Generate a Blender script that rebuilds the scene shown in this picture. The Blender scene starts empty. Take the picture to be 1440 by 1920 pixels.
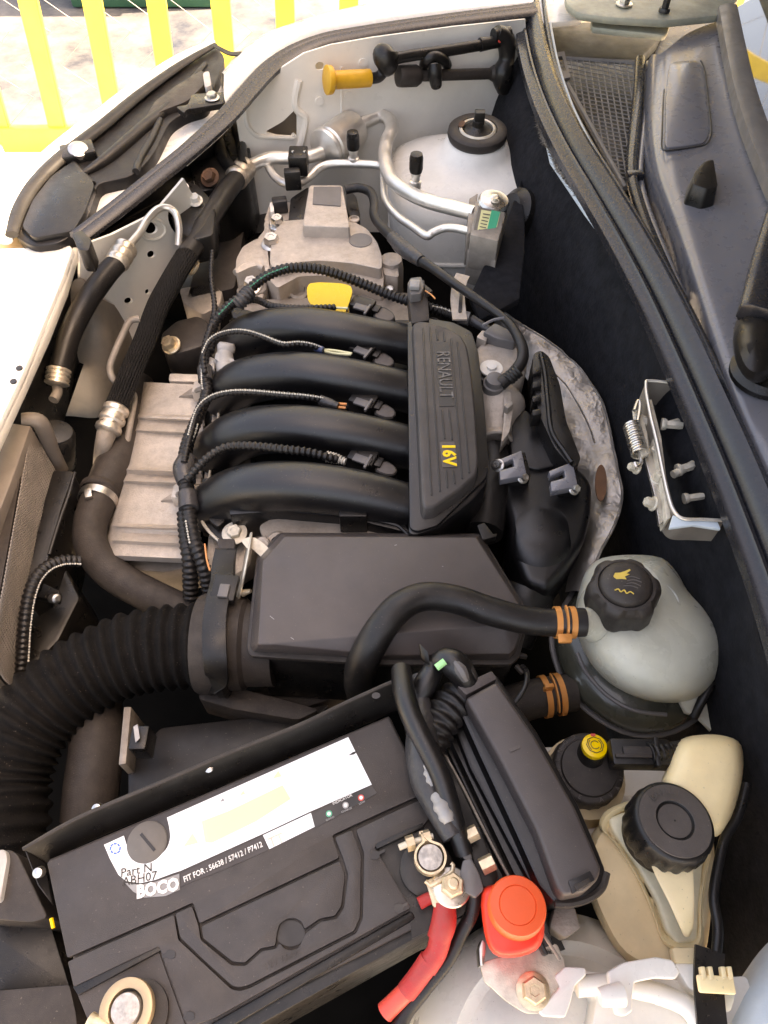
import bpy, bmesh, math, random
from mathutils import Vector, Matrix, noise as mnoise
random.seed(7)
R = math.radians
scene = bpy.context.scene
COL = scene.collection

# ---------------------------------------------------------------- camera
CAM_Z = 0.60
PITCH = 55.0
FOC = 1397.0
cam_d = bpy.data.cameras.new('camera')
cam_d.sensor_fit = 'VERTICAL'
cam_d.sensor_height = 24.0
cam_d.lens = FOC / 1920.0 * 24.0
cam_d.clip_start = 0.01
cam_d.clip_end = 400
cam = bpy.data.objects.new('camera', cam_d)
cam.location = (0, 0, CAM_Z)
cam.rotation_euler = (R(90 - PITCH), 0, 0)
COL.objects.link(cam)
scene.camera = cam

# ---------------------------------------------------------------- sky, sun, exposure
SUN_EL, SUN_AZ = 59.0, 6.0        # azimuth: degrees from +x towards +y
world = bpy.data.worlds.new("World")
scene.world = world
world.use_nodes = True
wn = world.node_tree
bg = wn.nodes['Background']
sky = wn.nodes.new('ShaderNodeTexSky')
sky.sky_type = 'NISHITA'
sky.sun_disc = False
sky.sun_elevation = R(SUN_EL)
sky.sun_rotation = R(90 - SUN_AZ)
sky.dust_density = 4.0
sky.ozone_density = 1.0
wn.links.new(sky.outputs[0], bg.inputs[0])
bg.inputs[1].default_value = 0.15
sun_d = bpy.data.lights.new('sun', 'SUN')
sun_d.energy = 4.5
sun_d.angle = R(0.6)
sun_d.color = (1.0, 0.93, 0.82)
sun = bpy.data.objects.new('sun', sun_d)
sv = Vector((math.cos(R(SUN_EL)) * math.cos(R(SUN_AZ)), math.cos(R(SUN_EL)) * math.sin(R(SUN_AZ)), math.sin(R(SUN_EL))))
sun.rotation_euler = sv.to_track_quat('Z', 'Y').to_euler()
sun.location = (2, 0, 4)
COL.objects.link(sun)
vs = scene.view_settings
vs.view_transform = 'Standard'
vs.look = 'None'
vs.gamma = 1.0
vs.exposure = 2.62
vs.use_white_balance = True
vs.white_balance_temperature = 9600
vs.white_balance_tint = 17
scene.cycles.max_bounces = 8
scene.cycles.diffuse_bounces = 5

# ---------------------------------------------------------------- helpers: where things stand
FW = Vector((0, math.cos(R(PITCH)), -math.sin(R(PITCH))))
UP = Vector((0, math.sin(R(PITCH)), math.cos(R(PITCH))))
C0 = Vector((0, 0, CAM_Z))
def ray(px, py):
    return Vector((1, 0, 0)) * ((px - 720) / FOC) + UP * ((960 - py) / FOC) + FW
def W(px, py, z=0.0):
    d = ray(px, py)
    return C0 + d * ((z - CAM_Z) / d.z)
def hit(px, py, O, N):
    d = ray(px, py)
    return C0 + d * ((O - C0).dot(N) / d.dot(N))
def PP(pts, z=0.0):
    return [W(p[0], p[1], p[2] if len(p) > 2 else z) for p in pts]
def scl(px, py, z):                       # metres per pixel there
    return (W(px, py, z) - C0).dot(FW) / FOC

# ---------------------------------------------------------------- materials
MATS = {}
def mat(name, col, rough=0.5, metal=0.0, var=0.15, bump=0.15, bscale=900, vscale=25, dust=0.0, coat=0.0,
        trans=0.0, sss=0.0, dustcol=(0.15, 0.12, 0.095), rvar=0.12, kind=None, spec=0.5, alpha=1.0, speck=0.45):
    if name in MATS: return MATS[name]
    m = bpy.data.materials.new(name); m.use_nodes = True
    nt = m.node_tree; L = nt.links; N = nt.nodes
    b = N['Principled BSDF']
    tc = N.new('ShaderNodeTexCoord')
    def noi(scale, detail=4, rough_=0.55):
        n = N.new('ShaderNodeTexNoise'); n.inputs['Scale'].default_value = scale
        n.inputs['Detail'].default_value = detail; n.inputs['Roughness'].default_value = rough_
        L.new(tc.outputs['Object'], n.inputs['Vector']); return n
    n1 = noi(vscale, 5, 0.6)
    mix = N.new('ShaderNodeMix'); mix.data_type = 'RGBA'
    lo = [c * (1 - var) for c in col]; hi = [min(1, c * (1 + var)) for c in col]
    mix.inputs[6].default_value = (*lo, 1); mix.inputs[7].default_value = (*hi, 1)
    ramp = N.new('ShaderNodeMapRange'); ramp.inputs[1].default_value = 0.35; ramp.inputs[2].default_value = 0.65
    L.new(n1.outputs[0], ramp.inputs[0]); L.new(ramp.outputs[0], mix.inputs[0])
    out = mix.outputs[2]
    rsock = None
    if dust > 0:
        n2 = noi(vscale * 3.1, 8, 0.7)
        geo = N.new('ShaderNodeNewGeometry'); sx = N.new('ShaderNodeSeparateXYZ'); L.new(geo.outputs['Normal'], sx.inputs[0])
        mr = N.new('ShaderNodeMapRange'); mr.inputs[1].default_value = -0.2; mr.inputs[2].default_value = 1.0
        L.new(sx.outputs[2], mr.inputs[0])
        mr2 = N.new('ShaderNodeMapRange'); mr2.inputs[1].default_value = 0.35; mr2.inputs[2].default_value = 0.75
        L.new(n2.outputs[0], mr2.inputs[0])
        mu = N.new('ShaderNodeMath'); mu.operation = 'MULTIPLY'; L.new(mr.outputs[0], mu.inputs[0]); L.new(mr2.outputs[0], mu.inputs[1])
        mu2 = N.new('ShaderNodeMath'); mu2.operation = 'MULTIPLY'; mu2.inputs[1].default_value = dust; L.new(mu.outputs[0], mu2.inputs[0])
        mx = N.new('ShaderNodeMix'); mx.data_type = 'RGBA'; mx.inputs[7].default_value = (*dustcol, 1)
        L.new(mu2.outputs[0], mx.inputs[0]); L.new(out, mx.inputs[6]); out = mx.outputs[2]
        if speck:
            n6 = noi(520, 2, 0.5)
            m6 = N.new('ShaderNodeMapRange'); m6.inputs[1].default_value = 0.70; m6.inputs[2].default_value = 0.76; m6.inputs[4].default_value = speck
            L.new(n6.outputs[0], m6.inputs[0])
            x6 = N.new('ShaderNodeMix'); x6.data_type = 'RGBA'; x6.inputs[7].default_value = (dustcol[0] * 1.5, dustcol[1] * 1.5, dustcol[2] * 1.5, 1)
            L.new(m6.outputs[0], x6.inputs[0]); L.new(out, x6.inputs[6]); out = x6.outputs[2]
    L.new(out, b.inputs['Base Color'])
    n3 = noi(vscale * 2.2, 4)
    rr = N.new('ShaderNodeMapRange'); rr.inputs[1].default_value = 0.3; rr.inputs[2].default_value = 0.7
    rr.inputs[3].default_value = max(0.03, rough - rvar); rr.inputs[4].default_value = min(1, rough + rvar)
    L.new(n3.outputs[0], rr.inputs[0]); L.new(rr.outputs[0], b.inputs['Roughness'])
    b.inputs['Metallic'].default_value = metal
    b.inputs['Specular IOR Level'].default_value = spec
    b.inputs['Coat Weight'].default_value = coat
    b.inputs['Transmission Weight'].default_value = trans
    b.inputs['Alpha'].default_value = alpha
    if sss:
        b.inputs['Subsurface Weight'].default_value = sss
        b.inputs['Subsurface Radius'].default_value = (0.02, 0.018, 0.014)
        b.inputs['Subsurface Scale'].default_value = 1.0
    if bump:
        n4 = noi(bscale, 3)
        src = n4.outputs[0]
        if kind == 'crinkle':
            v = N.new('ShaderNodeTexVoronoi'); v.inputs['Scale'].default_value = 55; v.feature = 'F1'
            n5 = noi(30, 3); mm = N.new('ShaderNodeMix'); mm.data_type = 'RGBA'; mm.inputs[0].default_value = 0.06
            L.new(tc.outputs['Object'], mm.inputs[6]); L.new(n5.outputs['Color'], mm.inputs[7]); L.new(mm.outputs[2], v.inputs['Vector'])
            src = v.outputs['Distance']
        if kind == 'weave':
            w = N.new('ShaderNodeTexWave'); w.inputs['Scale'].default_value = 180; w.inputs['Distortion'].default_value = 6
            w.inputs['Detail'].default_value = 2
            L.new(tc.outputs['Object'], w.inputs['Vector']); src = w.outputs[0]
        bp = N.new('ShaderNodeBump'); bp.inputs['Strength'].default_value = bump
        bp.inputs['Distance'].default_value = 0.004 if kind == 'crinkle' else 0.0008
        L.new(src, bp.inputs['Height']); L.new(bp.outputs[0], b.inputs['Normal'])
    MATS[name] = m
    return m
M = {}
M['paint'] = mat('white_paint', (0.80, 0.77, 0.72), 0.28, var=0.04, bump=0.03, coat=0.4, dust=0.10)
M['inner'] = mat('inner_wing_paint', (0.78, 0.74, 0.67), 0.38, var=0.07, bump=0.10, vscale=9, dust=0.30, dustcol=(0.42, 0.36, 0.29))
M['darkinner'] = mat('dark_chassis_paint', (0.20, 0.17, 0.14), 0.55, var=0.25, bump=0.2, vscale=12, dust=0.6, dustcol=(0.14, 0.11, 0.09))  # darker brown inner paint: chassis leg dirt, and the hinge bracket's inside wall
M['tower'] = mat('tower_paint', (0.80, 0.76, 0.69), 0.33, var=0.05, bump=0.04, vscale=12, dust=0.15)
M['bluepaint'] = mat('flange_paint', (0.55, 0.63, 0.68), 0.4, var=0.1)
M['plastic'] = mat('black_plastic', (0.009, 0.008, 0.0075), 0.34, bump=0.25, bscale=1500, dust=0.08, spec=0.4)
M['plasticd'] = mat('dusty_black_plastic', (0.030, 0.024, 0.021), 0.48, bump=0.3, bscale=1500, dust=0.2, spec=0.35)
M['lidpl'] = mat('airbox_plastic', (0.068, 0.055, 0.051), 0.42, bump=0.3, bscale=1700, vscale=12, dust=0.10)
M['batt'] = mat('battery_plastic', (0.045, 0.036, 0.032), 0.48, bump=0.35, bscale=1300, dust=0.12)
M['manif'] = mat('manifold_plastic', (0.006, 0.0055, 0.006), 0.31, bump=0.3, bscale=1600, dust=0.03, rvar=0.04, spec=0.6)
M['deep'] = mat('deep_shade_black', (0.005, 0.0045, 0.004), 0.95, bump=0.3, bscale=200, spec=.0)  # near-black colour standing for deep shade low in the bay
M['felt'] = mat('insulation_felt', (0.010, 0.010, 0.012), 0.95, bump=1.0, bscale=260, spec=0.2, var=0.35, vscale=60)
M['feltedge'] = mat('felt_torn_edge', (0.22, 0.19, 0.16), 0.95, bump=1.0, bscale=800, var=0.5, vscale=300, spec=0.1)
M['rubber'] = mat('hose_rubber', (0.011, 0.0095, 0.009), 0.40, bump=0.3, bscale=1000, dust=0.08, spec=0.4)
M['rubberd'] = mat('dusty_rubber', (0.032, 0.025, 0.021), 0.62, bump=0.5, bscale=700, dust=0.22, spec=0.3)
M['duct'] = mat('fabric_duct', (0.0055, 0.005, 0.0048), 0.9, bump=1.0, bscale=600, dust=0.06, spec=0.10)
M['sleeve'] = mat('ribbed_sleeve', (0.010, 0.009, 0.0085), 0.7, bump=1.0, kind='weave', dust=0.03, spec=0.2)
M['seal'] = mat('seal_rubber', (0.018, 0.018, 0.021), 0.27, bump=0.0, dust=0.0, vscale=60, rvar=.02, var=.08)
M['cowl'] = mat('cowl_plastic', (0.15, 0.146, 0.158), 0.28, bump=0.0, dust=0.0, vscale=30, var=0.04, spec=0.8, coat=0.15, rvar=.015)
M['alu'] = mat('cast_aluminium', (0.52, 0.45, 0.385), 0.5, metal=0.35, var=0.10, bump=0.9, bscale=520, dust=0.38, vscale=40, dustcol=(0.20, 0.15, 0.11))
M['alud'] = mat('dull_cast_aluminium', (0.30, 0.26, 0.22), 0.6, metal=0.3, var=0.25, bump=0.6, bscale=500, dust=0.5, dustcol=(0.16, 0.12, 0.09))
M['pipe'] = mat('aluminium_pipe', (0.80, 0.76, 0.70), 0.40, metal=0.8, var=0.08, bump=0.06, bscale=300, dust=0.08)
M['steel'] = mat('steel', (0.60, 0.57, 0.53), 0.33, metal=1.0, bump=0.15, dust=0.1)
M['zinc'] = mat('yellow_zinc', (0.68, 0.55, 0.38), 0.42, metal=0.75, var=0.25, bump=0.3, vscale=80)
M['crimp'] = mat('crimped_sleeve', (0.70, 0.62, 0.52), 0.38, metal=0.85, var=0.25, bump=0.25, vscale=90)
M['darkolive'] = mat('dusty_plenum', (0.085, 0.080, 0.062), 0.6, var=0.25, dust=0.3)
M['galv'] = mat('galvanised_plate', (0.62, 0.56, 0.46), 0.5, metal=0.45, var=0.22, bump=0.3, vscale=60)
M['foil'] = mat('crinkled_foil', (0.36, 0.33, 0.30), 0.44, metal=0.8, var=0.15, bump=0.35, kind='crinkle', vscale=14, dust=0.25, dustcol=(0.16, 0.12, 0.09))
M['rust'] = mat('rust', (0.13, 0.06, 0.03), 0.8, var=0.3, bump=0.6)
M['yellow'] = mat('yellow_plastic', (0.96, 0.60, 0.01), 0.28, var=0.04, bump=0.05)
M['yellowd'] = mat('worn_yellow_plastic', (0.74, 0.38, 0.03), 0.45, var=0.12, bump=0.1, dust=0.15)
M['gatey'] = mat('yellow_gate_paint', (0.88, 0.68, 0.10), 0.45, var=0.10, bump=0.1, vscale=9)
M['red'] = mat('red_plastic', (0.85, 0.045, 0.02), 0.40, var=0.05, bump=0.08, sss=0.0)
M['redo'] = mat('orange_red_plastic', (0.88, 0.105, 0.03), 0.40, var=0.05, bump=0.08)
M['redc'] = mat('red_cable', (0.52, 0.028, 0.026), 0.5, var=0.15, bump=0.3, dust=0.35)
M['orange'] = mat('orange_clamp', (0.66, 0.26, 0.07), 0.45, metal=0.2, var=0.15, bump=0.15)
M['cream'] = mat('cream_plastic', (0.92, 0.71, 0.40), 0.42, var=0.05, bump=0.06, sss=0.25, vscale=14, dust=0.12)
M['creamd'] = mat('dark_cream_plastic', (0.68, 0.53, 0.32), 0.5, var=0.1, bump=0.1, sss=0.2, vscale=14, dust=0.15)  # cream in a darker tone, for lower bodies and necks
M['milk'] = mat('milky_tank_plastic', (0.60, 0.585, 0.475), 0.32, var=0.12, bump=0.06, sss=0.5, vscale=14, spec=0.4, dust=0.12)
M['coolant'] = mat('coolant_filled_plastic', (0.055, 0.055, 0.042), 0.25, var=0.2, bump=0.05, coat=0.3, vscale=16)
M['label'] = mat('white_label', (0.90, 0.89, 0.87), 0.4, var=0.02, bump=0.0)
M['paleyellow'] = mat('pale_yellow_print', (0.88, 0.80, 0.42), 0.4, var=0.03, bump=0.0)
M['print'] = mat('black_print', (0.02, 0.018, 0.018), 0.4, bump=0.0)
M['wprint'] = mat('white_print', (0.85, 0.8, 0.74), 0.4, bump=0.0)
M['green'] = mat('green_sticker', (0.03, 0.42, 0.24), 0.4, bump=0.0, var=0.05)
M['greenw'] = mat('green_wire', (0.03, 0.25, 0.15), 0.4, bump=0.0)
M['gdark'] = mat('green_container', (0.02, 0.10, 0.06), 0.6, vscale=5)
M['bluep'] = mat('blue_print', (0.05, 0.15, 0.6), 0.4, bump=0.0)
M['redp'] = mat('red_print', (0.7, 0.08, 0.06), 0.4, bump=0.0)
M['orangew'] = mat('orange_wire', (0.75, 0.30, 0.10), 0.4, bump=0.0)
M['creamw'] = mat('cream_wire', (0.75, 0.72, 0.45), 0.4, bump=0.0)
M['slit'] = mat('split_loom_edge', (0.62, 0.58, 0.50), 0.5, bump=0.0, var=0.1)
M['greyconn'] = mat('grey_connector', (0.30, 0.29, 0.28), 0.45, bump=0.1, dust=0.1)
M['greypl'] = mat('grey_plastic', (0.13, 0.12, 0.115), 0.4, bump=0.15, dust=0.15)
M['capface'] = mat('cap_face_plastic', (0.085, 0.07, 0.062), 0.5, bump=0.4, bscale=900, dust=0.25)
M['ltgrey'] = mat('light_grey_plastic', (0.42, 0.40, 0.38), 0.45, bump=0.15, dust=0.2)
M['fins'] = mat('radiator_fins', (0.23, 0.20, 0.175), 0.6, metal=0.3, dust=0.3)
M['head'] = mat('headlight_housing', (0.009, 0.008, 0.008), 0.42, bump=0.2, dust=0.05, spec=0.35)
M['lens'] = mat('headlight_lens', (0.75, 0.77, 0.78), 0.12, bump=0.0, coat=0.6)
M['concrete'] = mat('yard_concrete', (0.55, 0.51, 0.45), 0.9, var=0.12, bump=0.6, bscale=40, vscale=3)
M['tarmac'] = mat('worn_tarmac', (0.016, 0.024, 0.042), 0.9, var=0.3, bump=0.6, bscale=40, vscale=.9, dust=1.0, dustcol=(0.20, 0.19, 0.18))
M['glass'] = mat('windscreen_glass', (0.02, 0.03, 0.028), 0.04, bump=0.0, rvar=0.0, coat=1.0)
M['tape'] = mat('cloth_tape', (0.035, 0.033, 0.034), 0.35, bump=1.0, bscale=250, dust=0.25)
M['olive'] = mat('dusty_bracket', (0.34, 0.34, 0.27), 0.5, metal=0.2, var=0.2, dust=0.3)
M['lead'] = mat('lead_post', (0.48, 0.44, 0.40), 0.5, metal=0.6, var=0.3, bump=0.5, vscale=150, bscale=400)
M['grile'] = mat('grille_plastic', (0.20, 0.18, 0.16), 0.6, bump=0.2, dust=0.3)

# ---------------------------------------------------------------- geometry
class G:
    def __init__(s, v=None, f=None): s.v = v or []; s.f = f or []
    def __iadd__(s, o):
        n = len(s.v); s.v = s.v + list(o.v); s.f = s.f + [tuple(i + n for i in q) for q in o.f]; return s
    def __add__(s, o):
        g = G(list(s.v), list(s.f)); g += o; return g
    def xf(s, mtx): return G([mtx @ Vector(p) for p in s.v], list(s.f))
def prism(top, h, shrink=0.0, d=None):
    """polygon (3D points, any order) pushed down by h"""
    n = len(top); d = d or Vector((0, 0, -1))
    c = sum((Vector(p) for p in top), Vector()) / n
    bot = [Vector(p) + d * h + (Vector(p) - c) * shrink for p in top]
    a = 0
    for i in range(n):
        p, q = top[i], top[(i + 1) % n]; a += p[0] * q[1] - q[0] * p[1]
    f = [tuple(range(n)), tuple(range(2 * n - 1, n - 1, -1))] + [(i, i + n, (i + 1) % n + n, (i + 1) % n) for i in range(n)]
    if a < 0: f = [tuple(reversed(q)) for q in f]
    return G([Vector(p) for p in top] + bot, f)
def catmull(P, k=6, closed=False):
    n = len(P); out = []
    if n < 3: 
        return [tuple(P[0][j] + (P[1][j] - P[0][j]) * i / k for j in range(len(P[0]))) for i in range(k + 1)]
    rng = range(n if closed else n - 1)
    for i in rng:
        g = lambda j: P[j % n] if closed else P[max(0, min(n - 1, j))]
        p0, p1, p2, p3 = g(i - 1), g(i), g(i + 1), g(i + 2)
        for s in range(k):
            t = s / k
            out.append(tuple(0.5 * (2 * b + (c - a) * t + (2 * a - 5 * b + 4 * c - d) * t * t + (3 * b - a - 3 * c + d) * t ** 3)
                             for a, b, c, d in zip(p0, p1, p2, p3)))
    if not closed: out.append(tuple(P[-1]))
    return out
def resample(P, step):
    P = [Vector(p) for p in P]; out = [P[0].copy()]; acc = 0.0
    for a, b in zip(P, P[1:]):
        L = (b - a).length
        if L < 1e-9: continue
        t = step - acc
        while t <= L:
            out.append(a + (b - a) * (t / L)); t += step
        acc = L - (t - step)
    if (out[-1] - P[-1]).length > step * 0.3: out.append(P[-1].copy())
    return out
def tube(pts, r, seg=12, k=6, corr=None, flat=1.0, caps=True, smooth=True, twist=None, off=None):
    """pts world points; r number or list along pts; corr=(pitch, depth) ribs; flat squashes vertically"""
    n = len(pts)
    rs = r if isinstance(r, (list, tuple)) else [r] * n
    P4 = [tuple(p) + (q,) for p, q in zip(pts, rs)]
    P4 = catmull(P4, k) if smooth and n > 2 else P4
    P = [Vector(p[:3]) for p in P4]; rad = [p[3] for p in P4]
    if corr:
        step = corr[0] / 6.0
        cum = [0]
        for a, b in zip(P, P[1:]): cum.append(cum[-1] + (b - a).length)
        tot = cum[-1]; m = max(4, int(tot / step)); Q = []; QR = []; j = 0
        for i in range(m + 1):
            s = tot * i / m
            while j < len(cum) - 2 and cum[j + 1] < s: j += 1
            t = (s - cum[j]) / max(1e-9, cum[j + 1] - cum[j])
            Q.append(P[j].lerp(P[j + 1], t))
            w = math.sin(2 * math.pi * s / corr[0])
            w = math.copysign(abs(w) ** 0.6, w)
            QR.append((rad[j] * (1 - t) + rad[j + 1] * t) + corr[1] * (w - 1) * 0.5)
        P, rad = Q, QR
    v = []; f = []
    T = (P[1] - P[0]).normalized()
    up = Vector((0, 0, 1))
    if abs(T.dot(up)) > 0.95: up = Vector((1, 0, 0))
    X = T.cross(up).normalized(); Y = X.cross(T).normalized()
    for i, p in enumerate(P):
        t2 = (P[min(i + 1, len(P) - 1)] - P[max(i - 1, 0)]).normalized()
        q = T.rotation_difference(t2); X = q @ X; Y = q @ Y; T = t2
        if flat != 1.0:
            x2 = T.cross(Vector((0, 0, 1)))
            if x2.length > 0.2: X = x2.normalized(); Y = X.cross(T).normalized()
        o = (X * off[0] + Y * off[1]) if off else Vector()
        for a in range(seg):
            an = 2 * math.pi * a / seg
            d_ = X * math.cos(an) + Y * math.sin(an) * flat
            q_ = 1 + .035 * mnoise.noise((p + d_ * rad[i]) * 38)
            v.append(p + o + d_ * rad[i] * q_)
    m = len(P)
    for i in range(m - 1):
        for a in range(seg):
            b = (a + 1) % seg
            f.append((i * seg + a, i * seg + b, (i + 1) * seg + b, (i + 1) * seg + a))
    if caps:
        f.append(tuple(range(seg - 1, -1, -1))); f.append(tuple((m - 1) * seg + a for a in range(seg)))
    return G(v, f)
def T3(pts, r, z=0.0, **k):
    return tube(PP(pts, z), r, **k)
def basis(axis):
    A = Vector(axis).normalized(); u = Vector((1, 0, 0)) if abs(A.x) < 0.8 else Vector((0, 1, 0))
    X = (u - A * u.dot(A)).normalized(); return X, A.cross(X), A
def lathe(c, axis, prof, seg=36, lobes=None, ang0=0.0, cap0=True, cap1=True):
    """prof: list of (radius, height along axis); lobes=(count, amount, lo, hi) knurls radii for rows lo..hi"""
    X, Y, A = basis(axis); v = []; f = []; c = Vector(c)
    for ri, (r, h) in enumerate(prof):
        for a in range(seg):
            an = 2 * math.pi * a / seg + ang0; rr = r
            if lobes and lobes[2] <= ri <= lobes[3]:
                w = math.cos(an * lobes[0]); rr = r + lobes[1] * (math.copysign(min(1, abs(w) * 1.8), w))
            v.append(c + A * h + (X * math.cos(an) + Y * math.sin(an)) * rr)
    n = len(prof)
    for i in range(n - 1):
        for a in range(seg):
            b = (a + 1) % seg; f.append((i * seg + a, i * seg + b, (i + 1) * seg + b, (i + 1) * seg + a))
    if cap0: f.append(tuple(range(seg - 1, -1, -1)))
    if cap1: f.append(tuple((n - 1) * seg + a for a in range(seg)))
    return G(v, f)
def hexbolt(c, axis=(0, 0, 1), r=0.006, h=0.005, flange=1.45, ang=0.3):
    g = lathe(c, axis, [(r * flange, 0), (r * flange, h * .18), (r * flange * .86, h * .3)], 20)
    g += lathe(Vector(c) + Vector(axis).normalized() * h * .28, axis, [(r, 0), (r, h * .8), (r * .86, h), (r * .45, h), (r * .4, h * .93)], 6, ang0=ang)
    return g
def loft(rings, close=True, cap0=True, cap1=True):
    n = len(rings[0]); v = [Vector(p) for r_ in rings for p in r_]; f = []
    for i in range(len(rings) - 1):
        for a in range(n if close else n - 1):
            b = (a + 1) % n; f.append((i * n + a, i * n + b, (i + 1) * n + b, (i + 1) * n + a))
    if close and cap0: f.append(tuple(range(n - 1, -1, -1)))
    if close and cap1: f.append(tuple((len(rings) - 1) * n + a for a in range(n)))
    return G(v, f)
def grid(rows, k=4, thick=0.0, ku=None, nz=0.0, nf=20, th_dir=None):
    """surface through rows of world points, smoothed both ways"""
    ku = ku or k
    R1 = [catmull([tuple(p) for p in r_], ku) for r_ in rows]
    if k > 1 and len(R1) > 2:
        cols = [catmull([R1[i][j] for i in range(len(R1))], k) for j in range(len(R1[0]))]
        R2 = [[cols[j][i] for j in range(len(cols))] for i in range(len(cols[0]))]
    else: R2 = R1
    if nz:
        R2 = [[Vector(p) + Vector((0, 0, 1)) * nz * mnoise.noise(Vector(p) * nf) for p in r_] for r_ in R2]
    top = loft(R2, close=False)
    if thick:
        d = th_dir or Vector((0, 0, -1))
        nn = len(R2[0]); m = len(R2)
        bot = loft([[Vector(p) + d * thick for p in r_] for r_ in R2], close=False)
        bot.f = [tuple(reversed(q)) for q in bot.f]
        N_ = len(top.v); g = top + bot
        idx = [j for j in range(nn)] + [i * nn + nn - 1 for i in range(1, m)] + [(m - 1) * nn + j for j in range(nn - 2, -1, -1)] + [i * nn for i in range(m - 2, 0, -1)]
        for a, b in zip(idx, idx[1:] + idx[:1]): g.f.append((b, a, a + N_, b + N_))
        return g
    return top
def sweep(path, prof, k=6, up=(0, 0, 1), caps=True, endscale=None):
    """closed profile [(lateral, height)] along a world path; lateral is to the right of travel"""
    P = [Vector(p) for p in (catmull([tuple(p) for p in path], k) if len(path) > 2 and k > 1 else path)]
    U = Vector(up); rings = []
    for i, p in enumerate(P):
        t = (P[min(i + 1, len(P) - 1)] - P[max(i - 1, 0)]).normalized()
        S = t.cross(U).normalized(); H = S.cross(t).normalized()
        s = 1.0
        if endscale: s = endscale[0] + (endscale[1] - endscale[0]) * i / (len(P) - 1)
        rings.append([p + S * a * s + H * b * s for a, b in prof])
    return loft(rings, True, caps, caps)
def box(c, sx, sy, sz, rot=0.0, X=None, Y=None):
    if X is None:
        X = Vector((math.cos(rot), math.sin(rot), 0)); Y = Vector((-math.sin(rot), math.cos(rot), 0))
    X = Vector(X).normalized(); Y = Vector(Y); Y = (Y - X * Y.dot(X)).normalized(); Z = X.cross(Y); c = Vector(c)
    v = [c + X * sx * a / 2 + Y * sy * b / 2 + Z * sz * e / 2 for a in (-1, 1) for b in (-1, 1) for e in (-1, 1)]
    return G(v, [(0, 1, 3, 2), (4, 6, 7, 5), (0, 4, 5, 1), (2, 3, 7, 6), (0, 2, 6, 4), (1, 5, 7, 3)])
def curveplate(outs, O, N, thick, res=6, smooth=False):
    """filled 2D outlines with holes. outs: list of lists of px points; first solid, later ones holes; on plane O,N"""
    X, Y, A = basis(N)
    cu = bpy.data.curves.new('tmp', 'CURVE'); cu.dimensions = '2D'; cu.fill_mode = 'BOTH'
    cu.extrude = thick / 2; cu.resolution_u = 1
    for o in outs:
        pts = [hit(p[0], p[1], O, A) - O if len(p) == 2 else Vector(p) - O for p in o]
        sp = cu.splines.new('POLY'); sp.points.add(len(pts) - 1); sp.use_cyclic_u = True
        for q, p in zip(sp.points, pts): q.co = (p.dot(X), p.dot(Y), 0, 1)
    ob = bpy.data.objects.new('tmp', cu)
    me = bpy.data.meshes.new_from_object(ob)
    g = G([O + X * v.co.x + Y * v.co.y + A * (v.co.z - thick / 2) for v in me.vertices], [tuple(p.vertices) for p in me.polygons])
    bpy.data.objects.remove(ob); bpy.data.curves.remove(cu); bpy.data.meshes.remove(me)
    return g
def ell(cx, cy, rx, ry=None, n=20, rot=0.0):
    ry = ry or rx
    return [(cx + rx * math.cos(t) * math.cos(rot) - ry * math.sin(t) * math.sin(rot), cy + rx * math.cos(t) * math.sin(rot) + ry * math.sin(t) * math.cos(rot))
            for t in [2 * math.pi * i / n for i in range(n)]]
def rpoly(pts, r=8, n=4):
    """round the corners of a pixel polygon"""
    out = []; m = len(pts)
    for i in range(m):
        a, b, c = Vector(pts[i - 1][:2]), Vector(pts[i][:2]), Vector(pts[(i + 1) % m][:2])
        d1 = (a - b); d2 = (c - b); rr = min(r, d1.length * .45, d2.length * .45)
        p = b + d1.normalized() * rr; q = b + d2.normalized() * rr
        for s in range(n + 1):
            t = s / n; w = p * (1 - t) ** 2 + b * 2 * t * (1 - t) + q * t * t
            out.append((w.x, w.y))
    return out
def text(s, O, X, N, size, depth=0.0004, align='CENTER', bold=0.0, xs=1.0):
    """flat lettering centred at O, running along X, facing N"""
    cu = bpy.data.curves.new('tmp', 'FONT'); cu.body = s; cu.size = size; cu.extrude = depth / 2; cu.align_x = align; cu.align_y = 'CENTER'
    cu.offset = bold; cu.resolution_u = 2
    ob = bpy.data.objects.new('tmp', cu); me = bpy.data.meshes.new_from_object(ob)
    N = Vector(N).normalized(); X = Vector(X); X = (X - N * X.dot(N)).normalized(); Y = N.cross(X)
    g = G([Vector(O) + X * v.co.x * xs + Y * v.co.y + N * (v.co.z + depth / 2) for v in me.vertices], [tuple(p.vertices) for p in me.polygons])
    bpy.data.objects.remove(ob); bpy.data.curves.remove(cu); bpy.data.meshes.remove(me)
    return g

# ---------------------------------------------------------------- linking
def mesh(name, g, m, origin, bevel=0.0, bseg=2, smooth=38, sub=0):
    me = bpy.data.meshes.new(name)
    me.from_pydata([tuple(Vector(p) - origin) for p in g.v], [], g.f)
    bm = bmesh.new(); bm.from_mesh(me)
    bmesh.ops.recalc_face_normals(bm, faces=bm.faces)
    if bevel:
        es = [e for e in bm.edges if len(e.link_faces) == 2 and e.calc_face_angle(0) > R(32)]
        bmesh.ops.bevel(bm, geom=es, offset=bevel, segments=bseg, profile=0.5, affect='EDGES', clamp_overlap=True)
    bm.to_mesh(me); bm.free()
    for p in me.polygons: p.use_smooth = True
    me.set_sharp_from_angle(angle=R(smooth))
    me.materials.append(m if not isinstance(m, str) else M[m])
    return me
def thing(name, label, cat, loc, group=None):
    o = bpy.data.objects.new(name, None); o.empty_display_size = 0.02
    o.location = loc; o['label'] = label; o['category'] = cat
    if group: o['group'] = group
    COL.objects.link(o); return o
def world_loc(o):
    p = Vector(o.location)
    while o.parent: o = o.parent; p += Vector(o.location)
    return p
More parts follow.
